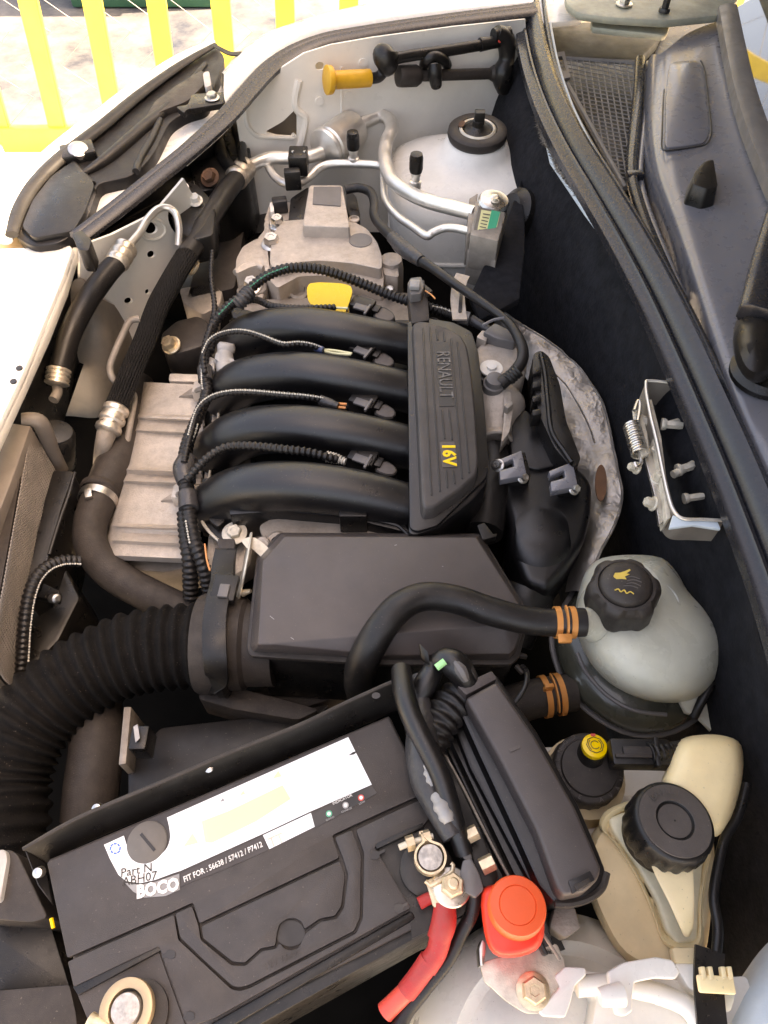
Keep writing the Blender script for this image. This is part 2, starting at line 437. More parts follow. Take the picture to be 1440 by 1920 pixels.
def part(name, g, m, parent, label=None, **k):
    me = mesh(name, g, m, world_loc(parent), **k)
    o = bpy.data.objects.new(name, me); o.parent = parent
    if label: o['label'] = label
    COL.objects.link(o); return o
def solo(name, g, m, label, cat, group=None, **k):
    xs = [p[0] for p in g.v]; ys = [p[1] for p in g.v]; zs = [p[2] for p in g.v]
    org = Vector(((min(xs) + max(xs)) / 2, (min(ys) + max(ys)) / 2, min(zs)))
    me = mesh(name, g, m, org, **k); o = bpy.data.objects.new(name, me); o.location = org
    o['label'] = label; o['category'] = cat
    if group: o['group'] = group
    COL.objects.link(o); return o
def struct(name, g, m, kind='structure', **k):
    me = mesh(name, g, m, Vector(), **k); o = bpy.data.objects.new(name, me); o['kind'] = kind
    COL.objects.link(o); return o
def hoselet(px, z): return W(px[0], px[1], z)
# ================================================================ yard, road and gate
struct('ground', G([Vector((-30, -30, -.75)), Vector((30, -30, -.75)), Vector((30, 2.45, -.75)), Vector((-30, 2.45, -.75))], [(0, 1, 2, 3)]), 'concrete')
struct('road', G([Vector((-60, 2.45, -.754)), Vector((60, 2.45, -.754)), Vector((60, 90, -.754)), Vector((-60, 90, -.754))], [(0, 1, 2, 3)]), 'tarmac')
gate = thing('yard_gate', 'yellow metal gate with upright bars and wire netting beyond the white wing', 'gate', (0, 2.3, -.75))
GY = 2.3
def onG(px, py): return hit(px, py, Vector((0, GY, 0)), Vector((0, -1, 0)))
lean = Vector((-0.125, 0, -1)).normalized()
tops = [52, 178, 297, 417, 537, 654]
x0 = onG(52, 0).x; step = (onG(654, 0).x - x0) / 5
zt = onG(300, 0).z
for i in range(-1, 16):
    x = x0 + step * i
    a = Vector((x, GY, zt)) - lean * 1.55; l_ = lean * min(1.0, max(0.0, 1 - i * .12)) + Vector((0, 0, -1)) * max(0.0, min(1.0, i * .12)); l_.normalize()
    a = Vector((x, GY, zt)) - l_ * 1.55; e = Vector((x, GY, zt)) + l_ * ((zt + .66) / -l_.z)
    part('bar', box((a + e) / 2, .052, (e - a).length, .02, X=(1, 0, l_.x), Y=(e - a)), 'gatey', gate, bevel=.002, bseg=1)
for z in (-.64, 1.30):
    part('rail', box((1.0, GY - .005, z), 4.4, .03, .075), 'gatey', gate, bevel=.003)
for i in range(26):
    pts = []
    for j in range(22):
        pts.append((-1.35 + i * .115 + (.057 if j % 2 else -.057), GY + .03 + (.002 if i % 2 else -.002), -.62 + j * .09))
    part('netting_wire', tube([Vector(p) for p in pts], .0012, 5, smooth=False), 'greyconn', gate)
solo('skip_container', box(Vector((-1.0, 3.78, -.40)), .62, .5, .70) + box(Vector((-1.0, 3.78, -.03)), .66, .55, .05), 'gdark',
     'dark green container standing across the road beyond the yellow gate', 'container', bevel=.01)

# ================================================================ the car's own body
car = thing('car_body', 'white car front end with its engine bay open, fender, strut towers and cowl', 'car', (0, .6, -.45))
def P(*a, **k): return part(*a, **k)
# opened bonnet above the bay (out of the picture; it shades the bay)
bn = []
for y in (-.45, -.1, .4, .9, 1.5):
    bn.append([Vector((.62 - s * .44, y, .16 + s * .92 + .05 * math.sin(s * math.pi) - .03 * ((y - .5) / .95) ** 2)) for s in (0, .25, .5, .75, 1.0)])
P('bonnet', grid(bn, 4, thick=.02), 'paint', car)
P('bonnet_bounce_shield', grid([[p - Vector((0.01, 0, .03)) for p in r_] for r_ in bn], 4, thick=.004), 'plasticd', car)  # unseen dark sheet added under the bonnet to cut bounced fill light
# added black floor: the bay's deep shade put into its colour
P('bay_shade_floor', box((-.02, .6, -.46), 1.7, 2.3, .02), 'deep', car)
# inner wing (far side)
Ow = W(760, 112, .05); Nw = Vector((.384, -.923, .10)).normalized()
win = [(440, 200), (500, 145), (570, 100), (620, 84), (700, 70), (850, 50), (985, 36), (1000, 300), (1000, 620), (800, 620), (560, 600), (470, 480), (455, 300)]
tri = [(497, 247), (530, 228), (553, 206), (557, 212), (557, 256), (520, 254)]
wing = P('inner_wing', curveplate([win, rpoly(tri, 5), ell(600, 124, 9, 8)], Ow, Nw, .004), 'inner', car)
P('cavity', curveplate([[(480, 190), (580, 190), (580, 270), (480, 270)]], Ow - Nw * .05, Nw, .004), 'greypl', wing)
# swaged bead lines of the inner wing
bd = [(458, 190), (462, 235), (480, 256), (558, 259)]
P('bead', tube([hit(a, b, Ow + Nw * .001, Nw) for a, b in rpoly(bd, 12)], .0035, 8, smooth=False), 'inner', wing)
P('bead', tube([hit(a, b, Ow + Nw * .0, Nw) for a, b in [(560, 150), (553, 185), (557, 206), (572, 222), (566, 260), (555, 300)]], .006, 8), 'inner', wing)
P('seam', tube([hit(a, b, Ow + Nw * .0, Nw) for a, b in [(640, 125), (641, 180), (640, 225)]], .0025, 6), 'inner', wing)
for c in ((682, 118), (655, 180), (600, 190)):
    P('grommet', curveplate([ell(c[0], c[1], 8, 8)], Ow + Nw * .0025, Nw, .003), 'inner', wing, bevel=.001)
# lower chassis leg shelf of the far side
P('chassis_shelf', prism(PP([(560, 330), (740, 300), (960, 460), (870, 620), (560, 620), (600, 420)], -.27), .12), 'inner', car, bevel=.01)
# strut tower
cT = W(893, 268, -.02)
rings = []
for z, rx, ry, n, dx, dy in ((-.012, .040, .040, 2, 0, 0), (-.016, .047, .047, 2, 0, 0), (-.028, .052, .052, 2, 0, 0), (-.036, .064, .062, 2, -.003, -.003), (-.042, .086, .080, 2.3, -.010, -.010),
                         (-.048, .106, .098, 2.8, -.016, -.018), (-.057, .117, .108, 3.2, -.018, -.022), (-.075, .122, .114, 3.4, -.018, -.024), (-.14, .121, .116, 3.4, -.012, -.026),
                         (-.22, .124, .122, 3.4, -.012, -.028), (-.42, .130, .135, 3.4, -.01, -.03)):
    rg = []
    for i in range(56):
        t = 2 * math.pi * i / 56; c, s = math.cos(t), math.sin(t); q = (abs(c) ** n + abs(s) ** n) ** (-1 / n)
        rg.append(Vector((cT.x + dx + rx * c * q, cT.y + dy + ry * s * q, z)))
    rings.append(rg)
tower = P('strut_tower', loft(rings, cap0=True, cap1=False), 'tower', car, smooth=60)
P('tower_bead', tube([Vector(p) + Vector((0, 0, .000)) for p in rings[8][18:52]], .004, 8, smooth=False), 'tower', tower)
top = thing('strut_top_cap', 'round black rubber strut cap with whitish inner ring on the far white strut tower', 'strut cap', (cT.x, cT.y, -.02))
P('rubber_ring', lathe((cT.x, cT.y, -.02), (.0, -.06, 1), [(.040, -.012), (.043, -.004), (.0435, .004), (.041, .007), (.044, .009), (.046, .014), (.045, .021), (.041, .024), (.030, .024), (.028, .018)], 48), 'plasticd', top)
P('bearing_ring', lathe((cT.x, cT.y, -.0), (.0, -.06, 1), [(.0285, -.004), (.0285, .0025), (.026, .0045), (.0235, .0035), (.023, -.004)], 40), 'galv', top)
P('hub', lathe((cT.x, cT.y, -.004), (.0, -.06, 1), [(.022, 0), (.021, .006), (.013, .009), (.009, .012), (.0085, .02), (.006, .021)], 32), 'plastic', top)
P('stem', box((cT.x + .001, cT.y, .02), .015, .013, .018), 'plastic', top, bevel=.001)
P('rust_patch', curveplate([ell(866, 232, 7, 5, rot=-.6)], Vector((0, 0, .0055)), Vector((0, 0, 1)), .001), 'rust', top)
# fender (outer skin) beyond the seal
seal_px = [(1002, 22), (960, 27), (900, 34), (820, 44), (740, 55), (670, 66), (610, 77), (555, 97), (505, 129), (462, 175), (430, 212), (395, 246), (345, 290), (300, 326), (230, 382), (146, 446)]
fz = .07
r0 = PP([(p[0], p[1] + 4) for p in seal_px[:11]], fz - .012)
r1 = PP([(1000, -8), (960, -4), (900, 3), (820, 13), (740, 24), (665, 36), (600, 48), (545, 66), (495, 98), (452, 140), (420, 180)], fz + .008)
r2 = PP([(1000, -70), (940, -60), (860, -38), (780, -14), (690, 8), (620, 25), (560, 42), (510, 60), (475, 80), (448, 104), (420, 140)], fz + .006)
r3 = [p + Vector((-.02, .06, -.05)) for p in r2]
r4 = [p + Vector((-.03, .08, -.25)) for p in r2]
fender = P('fender', grid([r0, r1, r2, r3, r4], 5), 'paint', car)
# rubber strip over the wing edge
prof = [(-.020, -.006), (-.021, .002), (-.013, .008), (-.004, .010), (.002, .007), (.005, .009), (.012, .010), (.019, .005), (.020, -.004), (.010, -.010), (-.010, -.010)]
wseal = P('wing_rubber_strip', sweep(PP(seal_px, fz), prof, 5, endscale=(.92, .62)), 'seal', car)
P('strip_lip', T3([(p[0] + 4, p[1] + 24 - i * .5) for i, p in enumerate(seal_px[:-3])], .0025, fz - .014, seg=8), 'paint', car)
P('strip_end_cap', prism(PP(rpoly([(134, 438), (152, 430), (172, 448), (166, 470), (146, 468)], 6), .078), .03), 'plastic', car, bevel=.003)
# white strip between headlight and rubber strip
P('headlight_panel', prism(PP([(470, 95), (520, 112), (470, 165), (400, 232), (300, 320), (225, 382), (140, 444), (146, 405), (166, 350), (236, 335), (266, 312), (288, 282), (318, 228), (392, 200), (425, 130)], .028), .02), 'paint', car, bevel=.004)
# front crossmember top panel at the left
fp = [(-140, 470), (60, 462), (128, 452), (136, 466), (118, 520), (85, 600), (45, 695), (0, 790), (-60, 900), (-160, 1000)]
slam = P('front_top_panel', prism(PP(fp, .035), .012), 'paint', car, bevel=.004)
P('turned_flange', prism([W(138, 452, .030), W(146, 462, .026), W(122, 540, .026), W(88, 625, .026), W(44, 722, .026), W(-6, 830, .026), W(-66, 960, .026), W(-60, 905, .030), W(2, 795, .030), W(48, 695, .030), W(90, 600, .030), W(122, 518, .030)], .012), 'inner', car, bevel=.002)
for c in ((45, 715), (56, 690)):
    P('hole_plug', lathe(W(c[0] - 20, c[1], .036), (0, 0, 1), [(.0035, -.001), (.0035, .0006)], 12), 'print', slam)
P('bumper_corner', lathe(W(10, 475, -.02), (-.1, -.1, 1), [(.075, -.06), (.073, .0), (.062, .03), (.040, .048), (.015, .055)], 32), 'cream', car)
# inner front panel with holes
A1, B1, C1 = W(345, 335, .03), W(150, 468, .03), W(235, 640, -.13)
Nf = (B1 - A1).cross(C1 - A1).normalized()
if Nf.z < 0: Nf = -Nf
fpn = [(150, 462), (210, 440), (290, 400), (345, 335), (365, 372), (360, 440), (320, 520), (285, 600), (262, 655), (212, 655), (178, 560), (150, 530)]
fin_ = P('front_inner_panel', curveplate([fpn, ell(283, 428, 13, 11, rot=.5), ell(284, 477, 8, 7), ell(241, 564, 8, 6), ell(277, 547, 5, 5), ell(330, 415, 13, 26, rot=-.35)], A1, Nf, .004), 'inner', car)
P('dimple_ring', tube([hit(a, b, A1, Nf) for a, b in ell(286, 430, 24, 20) + [ell(286, 430, 24, 20)[0]]], .0022, 8, smooth=False), 'inner', fin_)
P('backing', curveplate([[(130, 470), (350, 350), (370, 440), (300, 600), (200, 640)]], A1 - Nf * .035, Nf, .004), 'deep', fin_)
rows = []
for (a, b, c, d) in (((112, 560, -.02), (150, 520, .0), (190, 560, -.04), (262, 590, -.13)), ((100, 640, -.06), (140, 590, -.04), (200, 640, -.08), (255, 660, -.16)),
                     ((95, 720, -.12), (130, 680, -.10), (190, 720, -.14), (245, 730, -.2)), ((90, 800, -.22), (130, 780, -.2), (190, 800, -.22), (240, 800, -.26))):
    rows.append([W(*a), W(*b), W(*c), W(*d)])
P('chassis_leg', grid(rows, 5, thick=.004), 'darkinner', car)
P('black_wedge_plate', prism([W(122, 520, .0), W(140, 498, .0), W(134, 540, -.01), W(106, 610, -.03), W(84, 690, -.05), W(56, 770, -.06), W(20, 850, -.06), W(30, 760, -.03), W(70, 660, -.01)], .08), 'plastic', car, bevel=.003)  # black plate filling the dark wedge beside the turned flange
# lamp bracket opening at the corner
P('corner_bracket', prism(PP(rpoly([(150, 478), (190, 470), (214, 430), (208, 470), (180, 492), (150, 500)], 5), .0), .02), 'plastic', car, bevel=.002)
# near strut tower housing, bottom right
cN = W(1085, 2040, -.07)
tn = P("near_strut_tower", lathe(cN, (0, 0, 1), [(r_ * .70, h_) for r_, h_ in [(.175, -.30), (.172, -.07), (.165, -.03), (.150, -.012), (.132, -.005), (.126, -.011), (.118, -.014), (.104, -.006), (.070, .002), (.02, .004)]], 72), "tower", car)
# body shelf behind the brake reservoirs
P('bulkhead_shelf', prism(PP([(1000, 1398), (1300, 1392), (1300, 1700), (1180, 1720), (1060, 1640)], -.12), .03), 'inner', car, bevel=.006)
P('shelf_step', prism(PP(rpoly([(1075, 1500), (1200, 1490), (1260, 1560), (1120, 1590)], 15), -.10), .03), 'inner', car, bevel=.008)

# ---------------------------------------------------------------- bulkhead insulation
edge = [(976, 40), (985, 110), (1010, 190), (1042, 262), (1095, 350), (1150, 440), (1200, 540), (1240, 650), (1290, 790), (1345, 930), (1392, 1060), (1440, 1200), (1500, 1380), (1560, 1560), (1610, 1720), (1650, 1950)]
rows = []
T_ = PP(edge, .035)
for dz, dx in ((0, 0), (-.03, -.02), (-.10, -.045), (-.22, -.06), (-.36, -.075), (-.46, -.08)):
    rows.append([p + Vector((dx * (1.0 if i < 5 else max(0, .75 - (i - 5) * .13)) + (.004 * math.sin(i * 2.1) if dz else .006 * math.sin(i * 3.3)), 0, dz)) for i, p in enumerate(T_)])
felt = solo('bulkhead_insulation', grid(rows, 5, thick=.008, th_dir=Vector((1, 0, 0)), nz=.012, nf=9), 'felt', 'black felt insulation blanket with torn fluffy edge along the bulkhead', 'insulation')
# torn fluffy edge: loose tufts
fr = G()
pe = catmull([tuple(p) for p in PP([(1006, 205), (1012, 235), (1020, 262), (1034, 285), (1048, 320), (1075, 355), (1100, 385), (1122, 420), (1150, 450), (1165, 475)], .04)], 30)
for p in pe:
    for q in range(5):
        d = Vector((random.uniform(-1, .6), random.uniform(-1, 1), random.uniform(-.3, .8))).normalized() * random.uniform(.003, .009)
        s = Vector((random.uniform(-1, 1), random.uniform(-1, 1), random.uniform(-1, 1))).normalized() * .0008
        o = Vector(p) + Vector((random.uniform(-.003, .003), random.uniform(-.003, .003), 0))
        n = len(fr.v); fr.v += [o - s, o + s, o + d]; fr.f.append((n, n + 1, n + 2))
ff = part('torn_fibres', fr, 'feltedge', felt); ff['kind'] = 'stuff'
part('torn_rim', tube([Vector(p) for p in pe], .0022, 8, smooth=False, corr=(.006, .0018)), 'feltedge', felt)
P('cowl_flange', prism(PP([(1015, 225), (1045, 262), (1100, 340), (1170, 440), (1235, 545), (1290, 660), (1310, 760), (1290, 760), (1262, 690), (1222, 590), (1168, 492), (1096, 395), (1032, 300)], .033), .006), 'bluepaint', car, bevel=.001)
fl2 = solo('bulkhead_flap', prism(PP([(940, 440), (978, 330), (985, 420), (985, 470), (975, 560), (900, 600), (880, 555), (905, 500)], -.03, ), .012), 'felt', 'loose black felt flap beside the silver expansion valve', 'insulation', bevel=.004)

# ---------------------------------------------------------------- cowl seal
cs = [(985, -60), (990, 0), (998, 60), (1012, 125), (1036, 195), (1075, 275), (1125, 358), (1180, 450), (1234, 550), (1284, 655), (1332, 762), (1380, 872), (1426, 985), (1470, 1100), (1512, 1230), (1560, 1400), (1620, 1600), (1680, 1900)]
cp = PP(cs, .055)
cp = list(reversed(cp))   # lateral + is now to the bay side's opposite
prof = [(-.027, -.010), (-.027, .001), (-.017, .003), (-.0145, .007), (-.0115, .007), (-.010, .003), (-.008, .008), (-.002, .017), (.006, .021), (.014, .016), (.018, .004), (.020, .001), (.023, .004), (.027, .004), (.029, .0), (.030, -.010)]
cseal = solo('cowl_seal', sweep(cp, prof, 6), 'seal', 'long black rubber cowl seal with two ridges curving between felt and cowl', 'rubber seal', smooth=50)
part('seal_lip', T3([(x + 30, y + 2) for x, y in cs], .0035, .064, seg=8), 'seal', cseal)
P('cowl_edge_flange', tube(PP([(x + 37, y + 4) for x, y in cs[:10]], .058), .0022, 8), 'bluepaint', car)

# ---------------------------------------------------------------- plenum under the cowl
P('plenum_tray', prism(PP([(1000, 30), (1370, 30), (1350, 200), (1330, 420), (1420, 900), (1300, 760), (1180, 450), (1080, 280), (1020, 130)], -.015), .01), 'plastic', car)
P('plenum_wall', prism(PP([(1028, 20), (1260, 20), (1235, 75), (1200, 110), (1040, 106), (1022, 70)], .01), .02), 'darkolive', car, bevel=.005)
grl = thing('intake_grille', 'grey mesh air intake grille of small slanted cells in the plenum', 'grille', tuple(W(1120, 220, .02)))
gp = [(1036, 108), (1192, 118), (1184, 345), (1172, 352)]
zg = .028
def inpoly(x, y, poly):
    c = False
    for i in range(len(poly)):
        (x1, y1), (x2, y2) = poly[i - 1], poly[i]
        if (y1 > y) != (y2 > y) and x < (x2 - x1) * (y - y1) / (y2 - y1) + x1: c = not c
    return c
def clip_run(a, b, n=60):
    pts = [(a[0] + (b[0] - a[0]) * i / n, a[1] + (b[1] - a[1]) * i / n) for i in range(n + 1)]
    ins = [p for p in pts if inpoly(p[0], p[1], gp)]
    return (ins[0], ins[-1]) if len(ins) > 2 else None
lat = G()
for i in range(44):
    y = 60 + i * 7.4
    rn = clip_run((1020, y), (1200, y + 34))
    if rn: lat += tube(PP(rn, zg), .0009, 5, smooth=False)
for i in range(40):
    x = 930 + i * 11.5
    rn = clip_run((x, 100), (x + 42, 360))
    if rn: lat += tube(PP(rn, zg - .0005), .0012, 5, smooth=False)
lp = part('mesh_lattice', lat, 'grile', grl); lp['kind'] = 'stuff'
for a, b in zip(gp, gp[1:] + gp[:1]):
    part('grille_frame', tube(PP([a, b], zg), .0035, 8, smooth=False), 'grile', grl)
part('clip_plate', curveplate([[W(*p, .036) for p in ((1030, 100), (1058, 96), (1070, 145), (1042, 150))], [W(*p, .036) for p in ((1040, 107), (1054, 105), (1061, 132), (1047, 135))]], Vector((0, 0, .036)), Vector((0, 0, 1)), .003), 'greypl', grl)
part('backing', prism(PP([(1030, 100), (1200, 110), (1190, 360), (1165, 360)], .008), .004), 'print', grl)
dr = thing('drain_channel', 'glossy dark plastic drain channel strip right of the mesh grille', 'trim strip', tuple(W(1195, 300, .0)))
part('channel_rail', T3([(1200, 112), (1196, 180), (1188, 260), (1184, 325), (1196, 380), (1222, 450), (1262, 540)], .008, .035, seg=12), 'seal', dr)
part('channel_rail', T3([(1216, 118), (1212, 200), (1203, 280), (1200, 335), (1213, 390), (1240, 460), (1282, 560)], .005, .03, seg=10), 'cowl', dr)
part('collar', box(W(1190, 331, .037), .022, .012, .012, rot=.1), 'seal', dr, bevel=.001)

# ---------------------------------------------------------------- cowl panel
cow = thing('windscreen_scuttle', 'large grey plastic cowl panel with hatch below the windscreen', 'cowl panel', tuple(W(1330, 400, .06)))
L0 = [(1218, 108), (1214, 180), (1212, 260), (1224, 340), (1256, 430), (1286, 520), (1312, 610), (1350, 730), (1400, 860), (1450, 980), (1530, 1180), (1640, 1450), (1760, 1900)]
L1 = [(1240, 100), (1237, 180), (1240, 260), (1256, 340), (1284, 430), (1312, 520), (1342, 610), (1385, 730), (1440, 850), (1500, 960), (1585, 1160), (1700, 1430), (1830, 1890)]
L2 = [(1290, 62), (1290, 170), (1296, 260), (1314, 340), (1344, 430), (1375, 520), (1410, 610), (1455, 720), (1510, 830), (1570, 930), (1660, 1130), (1790, 1400), (1930, 1880)]
L3 = [(1345, 40), (1352, 150), (1368, 240), (1392, 320), (1424, 410), (1460, 500), (1500, 590), (1550, 700), (1610, 800), (1670, 900), (1770, 1080), (1910, 1360), (2060, 1860)]
L4 = [(1380, 30), (1392, 130), (1412, 210), (1440, 290), (1480, 380), (1520, 470), (1560, 560), (1620, 680), (1700, 780), (1760, 880), (1870, 1050), (2030, 1330), (2200, 1850)]
rows = [[p + Vector((0, 0, -.06)) for p in PP(L0, .03)], PP(L0, .045), PP(L1, .066), PP(L2, .07), PP(L3, .075), PP(L4, .088)]
def cz(px, py): return .071
cpan = part('panel', grid(rows, 5, thick=.003), 'cowl', cow)
hp = rpoly([(1252, 112), (1312, 108), (1322, 130), (1335, 250), (1326, 272), (1290, 278), (1240, 284), (1244, 180)], 12)
part('hatch_groove', tube([W(p[0], p[1], .0745) for p in hp[8:]], .0011, 6, smooth=False), 'print', cow)
part('hatch', prism(PP(rpoly([(1256, 116), (1308, 112), (1318, 134), (1330, 248), (1322, 267), (1290, 273), (1247, 278), (1249, 180)], 12), .0738), .006), 'cowl', cow, bevel=.0008)
nb = [(1299, 345), (1303, 322), (1320, 303), (1338, 298), (1346, 350), (1325, 354)]
part('washer_jet', prism(PP(rpoly(nb, 5), .092), .024, shrink=.25), 'plastic', cow, bevel=.003)
part('dark_groove_line', tube(PP([(1440, 455), (1428, 480), (1420, 520), (1408, 570)], .077), .001, 6), 'print', cow)
# wiper spindle and arm
wip = thing('wiper_arm', 'black wiper arm with domed pivot cover at the right edge of the cowl', 'wiper', tuple(W(1420, 690, .08)))
part('pivot_cover', loft([[W(1420 + 46 * s * math.cos(t), 640 + 78 * s * math.sin(t), .09 + h) for t in [2 * math.pi * i / 28 for i in range(28)]] for s, h in ((1.0, -.02), (1.0, .0), (.93, .014), (.75, .024), (.45, .030), (.12, .032))]), 'plastic', wip)
part('pivot_base', lathe(W(1432, 705, .07), (0, 0, 1), [(.034, -.0), (.035, .006), (.030, .012), (.012, .014)], 32), 'plastic', wip)
part('arm', sweep(PP([(1412, 590, .118), (1425, 540, .118), (1440, 480, .125), (1470, 380, .13)], .11), [(-.014, -.008), (-.014, .006), (-.006, .010), (.010, .010), (.015, .004), (.015, -.008)], 4), 'seal', wip, bevel=.001)
part('hinge_joint', box(W(1425, 583, .112), .040, .012, .02, rot=.15), 'plastic', wip, bevel=.003)
# windscreen
G0 = [(1366, 18), (1380, 90), (1398, 170), (1424, 250), (1462, 340), (1500, 420), (1560, 520), (1620, 640), (1710, 770), (1790, 880), (1890, 1060), (2060, 1340), (2230, 1860)]
ws = thing('windscreen', 'dark windscreen glass with weathered grey rubber edge at the top right', 'windscreen', tuple(W(1420, 150, .09)))
part('edge_rubber', sweep(list(reversed(PP(G0, .098))), [(-.016, -.012), (-.016, .004), (-.004, .009), (.010, .008), (.013, .0), (.013, -.012)], 6), 'greypl', ws)
g0 = [Vector(p) for p in PP([(x + 8, y) for x, y in G0], .10)]
part('glass', grid([g0, [p + Vector((.55, .05, .32)) for p in g0]], 1, thick=.005, ku=3), 'glass', ws)
# far bonnet hinge and wing corner at the very top
hf = thing('far_bonnet_hinge', 'dusty greenish bonnet hinge bracket with bolt at the top edge of the picture', 'hinge', tuple(W(1200, 30, .1)))
part('bracket', prism(PP(rpoly([(1060, -60), (1390, -60), (1386, 0), (1350, 28), (1250, 38), (1150, 32), (1085, 24), (1060, 5)], 12), .095), .012), 'olive', hf, bevel=.004)
part('bracket_fold', prism(PP(rpoly([(1110, 24), (1260, 36), (1250, 66), (1200, 60), (1150, 55), (1108, 50)], 8), .075), .01), 'olive', hf, bevel=.004)
part('bolt', hexbolt(W(1170, 8, .097), (0, 0, 1), .009, .009), 'steel', hf)
part('bolt', hexbolt(W(1245, 22, .097), (0, 0, 1), .006, .02), 'print', hf)
P('wing_corner', prism(PP([(1000, -40), (1075, -40), (1085, 20), (1092, 36), (1010, 44)], .06), .01), 'paint', car, bevel=.003)

# ---------------------------------------------------------------- near bonnet hinge
hn = thing('near_bonnet_hinge', 'bonnet hinge with coil spring, worn steel arms and bolts in its white bracket', 'hinge', tuple(W(1250, 850, -.03)))
bp = [(1350, 732), (1290, 722), (1222, 714), (1211, 722), (1218, 770), (1232, 830), (1242, 880), (1252, 925), (1262, 955), (1280, 972), (1320, 974), (1360, 976)]
sheet = []
for p in catmull(bp, 5):
    sheet.append(W(p[0], p[1], .036))
part('bracket_sheet', grid([sheet, [q + Vector((0, 0, -.035)) for q in sheet]], 1, thick=.0022, ku=1, th_dir=Vector((1, .2, 0))), 'darkinner', hn)
part('bracket_edge', tube(sheet, .0016, 8, smooth=False), 'pipe', hn)
part('bracket_apron', prism(PP([(1262, 965), (1285, 974), (1345, 974), (1352, 992), (1300, 984), (1255, 990)], .034), .004), 'bluepaint', hn, bevel=.001)
part('bracket_floor', prism(PP([(1225, 725), (1345, 740), (1400, 960), (1270, 960)], -.06), .004), 'alud', hn)
part('stay_tube', T3([(1278, 790), (1305, 870), (1335, 965)], .014, -.035), 'alud', hn)
part('arm', prism(PP(rpoly([(1186, 765), (1200, 762), (1214, 812), (1218, 850), (1204, 856), (1194, 830)], 4), .03), .003), 'galv', hn, bevel=.0008)
part('arm', prism(PP(rpoly([(1200, 820), (1216, 818), (1240, 900), (1246, 975), (1236, 985), (1228, 930), (1212, 870)], 4), .022), .004), 'steel', hn, bevel=.0008)
part('arm', prism(PP(rpoly([(1216, 750), (1222, 748), (1240, 820), (1250, 900), (1258, 970), (1250, 975), (1240, 900), (1226, 830)], 3), .030), .02), 'galv', hn, bevel=.0008)
part('spring_hook', T3([(1190, 770), (1194, 758), (1198, 752), (1200, 765), (1196, 790)], .0022, .034, seg=8), 'steel', hn)
part('spring_hook', T3([(1198, 850), (1202, 866), (1194, 876), (1190, 868)], .0022, .026, seg=8), 'steel', hn)
a, b = W(1184, 797, .03), W(1200, 852, .028)
sp = []
ax = (b - a); X_, Y_, A_ = basis(ax)
for i in range(0, 13 * 12 + 1):
    t = i / (13 * 12); an = 2 * math.pi * i / 12
    sp.append(a + ax * t + (X_ * math.cos(an) + Y_ * math.sin(an)) * .0078)
part('coil_spring', tube(sp, .0012, 7, smooth=False), 'steel', hn)
for c, ax, r, h in (((1222, 795), (-1, .3, .2), .008, .016), ((1240, 795), (1, -.2, .1), .006, .022), ((1195, 878), (-1, 0, .4), .006, .010), ((1232, 900), (0, 0, 1), .007, .012), ((1226, 945), (-1, .1, .4), .007, .010), ((1270, 882), (1, .3, .1), .006, .018), ((1282, 935), (1, .1, .1), .005, .02), ((1232, 850), (-.6, 0, 1), .005, .010)):
    part('bolt', hexbolt(W(c[0], c[1], .02), ax, r * .72, h * .75), 'galv', hn)
part('pin', T3([(1262, 890), (1300, 870)], .004, .02, seg=10), 'galv', hn)
part('bolt', T3([(1255, 795), (1272, 790)], .0035, .02, seg=8), 'galv', hn)

# ---------------------------------------------------------------- headlight
hl = thing('headlight', 'dark backed headlight unit tilted between the white panels at upper left', 'headlight', tuple(W(220, 280, -.04)))
o1 = [(404, 84), (424, 108), (402, 160), (388, 198), (350, 208), (318, 228), (290, 285), (268, 312), (245, 330), (182, 344), (166, 395), (142, 436), (110, 456), (60, 462), (24, 440), (40, 380), (82, 330), (135, 290), (200, 240), (270, 180), (340, 125)]
part('housing', prism(PP(rpoly(o1, 14), .045), .10, shrink=-.06), 'head', hl, bevel=.008, bseg=3)
part('rim', tube(PP([(404, 84), (340, 122), (262, 178), (190, 238), (120, 292), (70, 340), (38, 390), (22, 440)], .05), [.005, .008, .010, .011, .012, .011, .010, .008], 12, flat=.6), 'head', hl)
part('lens', tube(PP([(400, 78), (335, 112), (256, 168), (182, 228), (110, 284), (60, 336), (26, 392), (8, 450)], .038), [.005, .010, .014, .016, .016, .015, .013, .010], 14, flat=.7), 'lens', hl)
part('rib', T3([(385, 120), (330, 190), (270, 240), (200, 300), (150, 330)], [.004, .008, .010, .009, .004], .046, seg=10), 'head', hl)
part('rib', T3([(300, 225), (285, 260), (262, 300), (255, 322)], .005, .046, seg=10), 'head', hl)
part('rib', T3([(175, 345), (150, 320), (135, 300), (140, 285)], .004, .046, seg=10), 'head', hl)
part('recess_panel', prism(PP(rpoly([(138, 300), (178, 345), (160, 395), (138, 432), (62, 446), (40, 425), (60, 375), (95, 330)], 10), .052), .01), 'plastic', hl, bevel=.003)
part('step_panel', prism(PP(rpoly([(380, 130), (392, 150), (350, 190), (310, 205), (270, 225), (290, 190), (330, 160)], 8), .054), .012), 'plasticd', hl, bevel=.003)
part('adjuster', lathe(W(147, 283, .055), (.2, -.3, 1), [(.014, -.01), (.013, .004), (.009, .006), (.004, .007)], 24), 'steel', hl)
part('adjuster_seat', box(W(147, 286, .050), .045, .035, .014, rot=.4), 'plastic', hl, bevel=.003)
part('mount_tab', prism(PP(rpoly([(330, 200), (352, 196), (360, 176), (425, 172), (432, 184), (418, 194), (350, 205), (345, 212)], 4), .062), .008), 'plastic', hl, bevel=.002)
part('bolt', hexbolt(W(398, 184, .063), (0, 0, 1), .0075, .006), 'steel', hl)
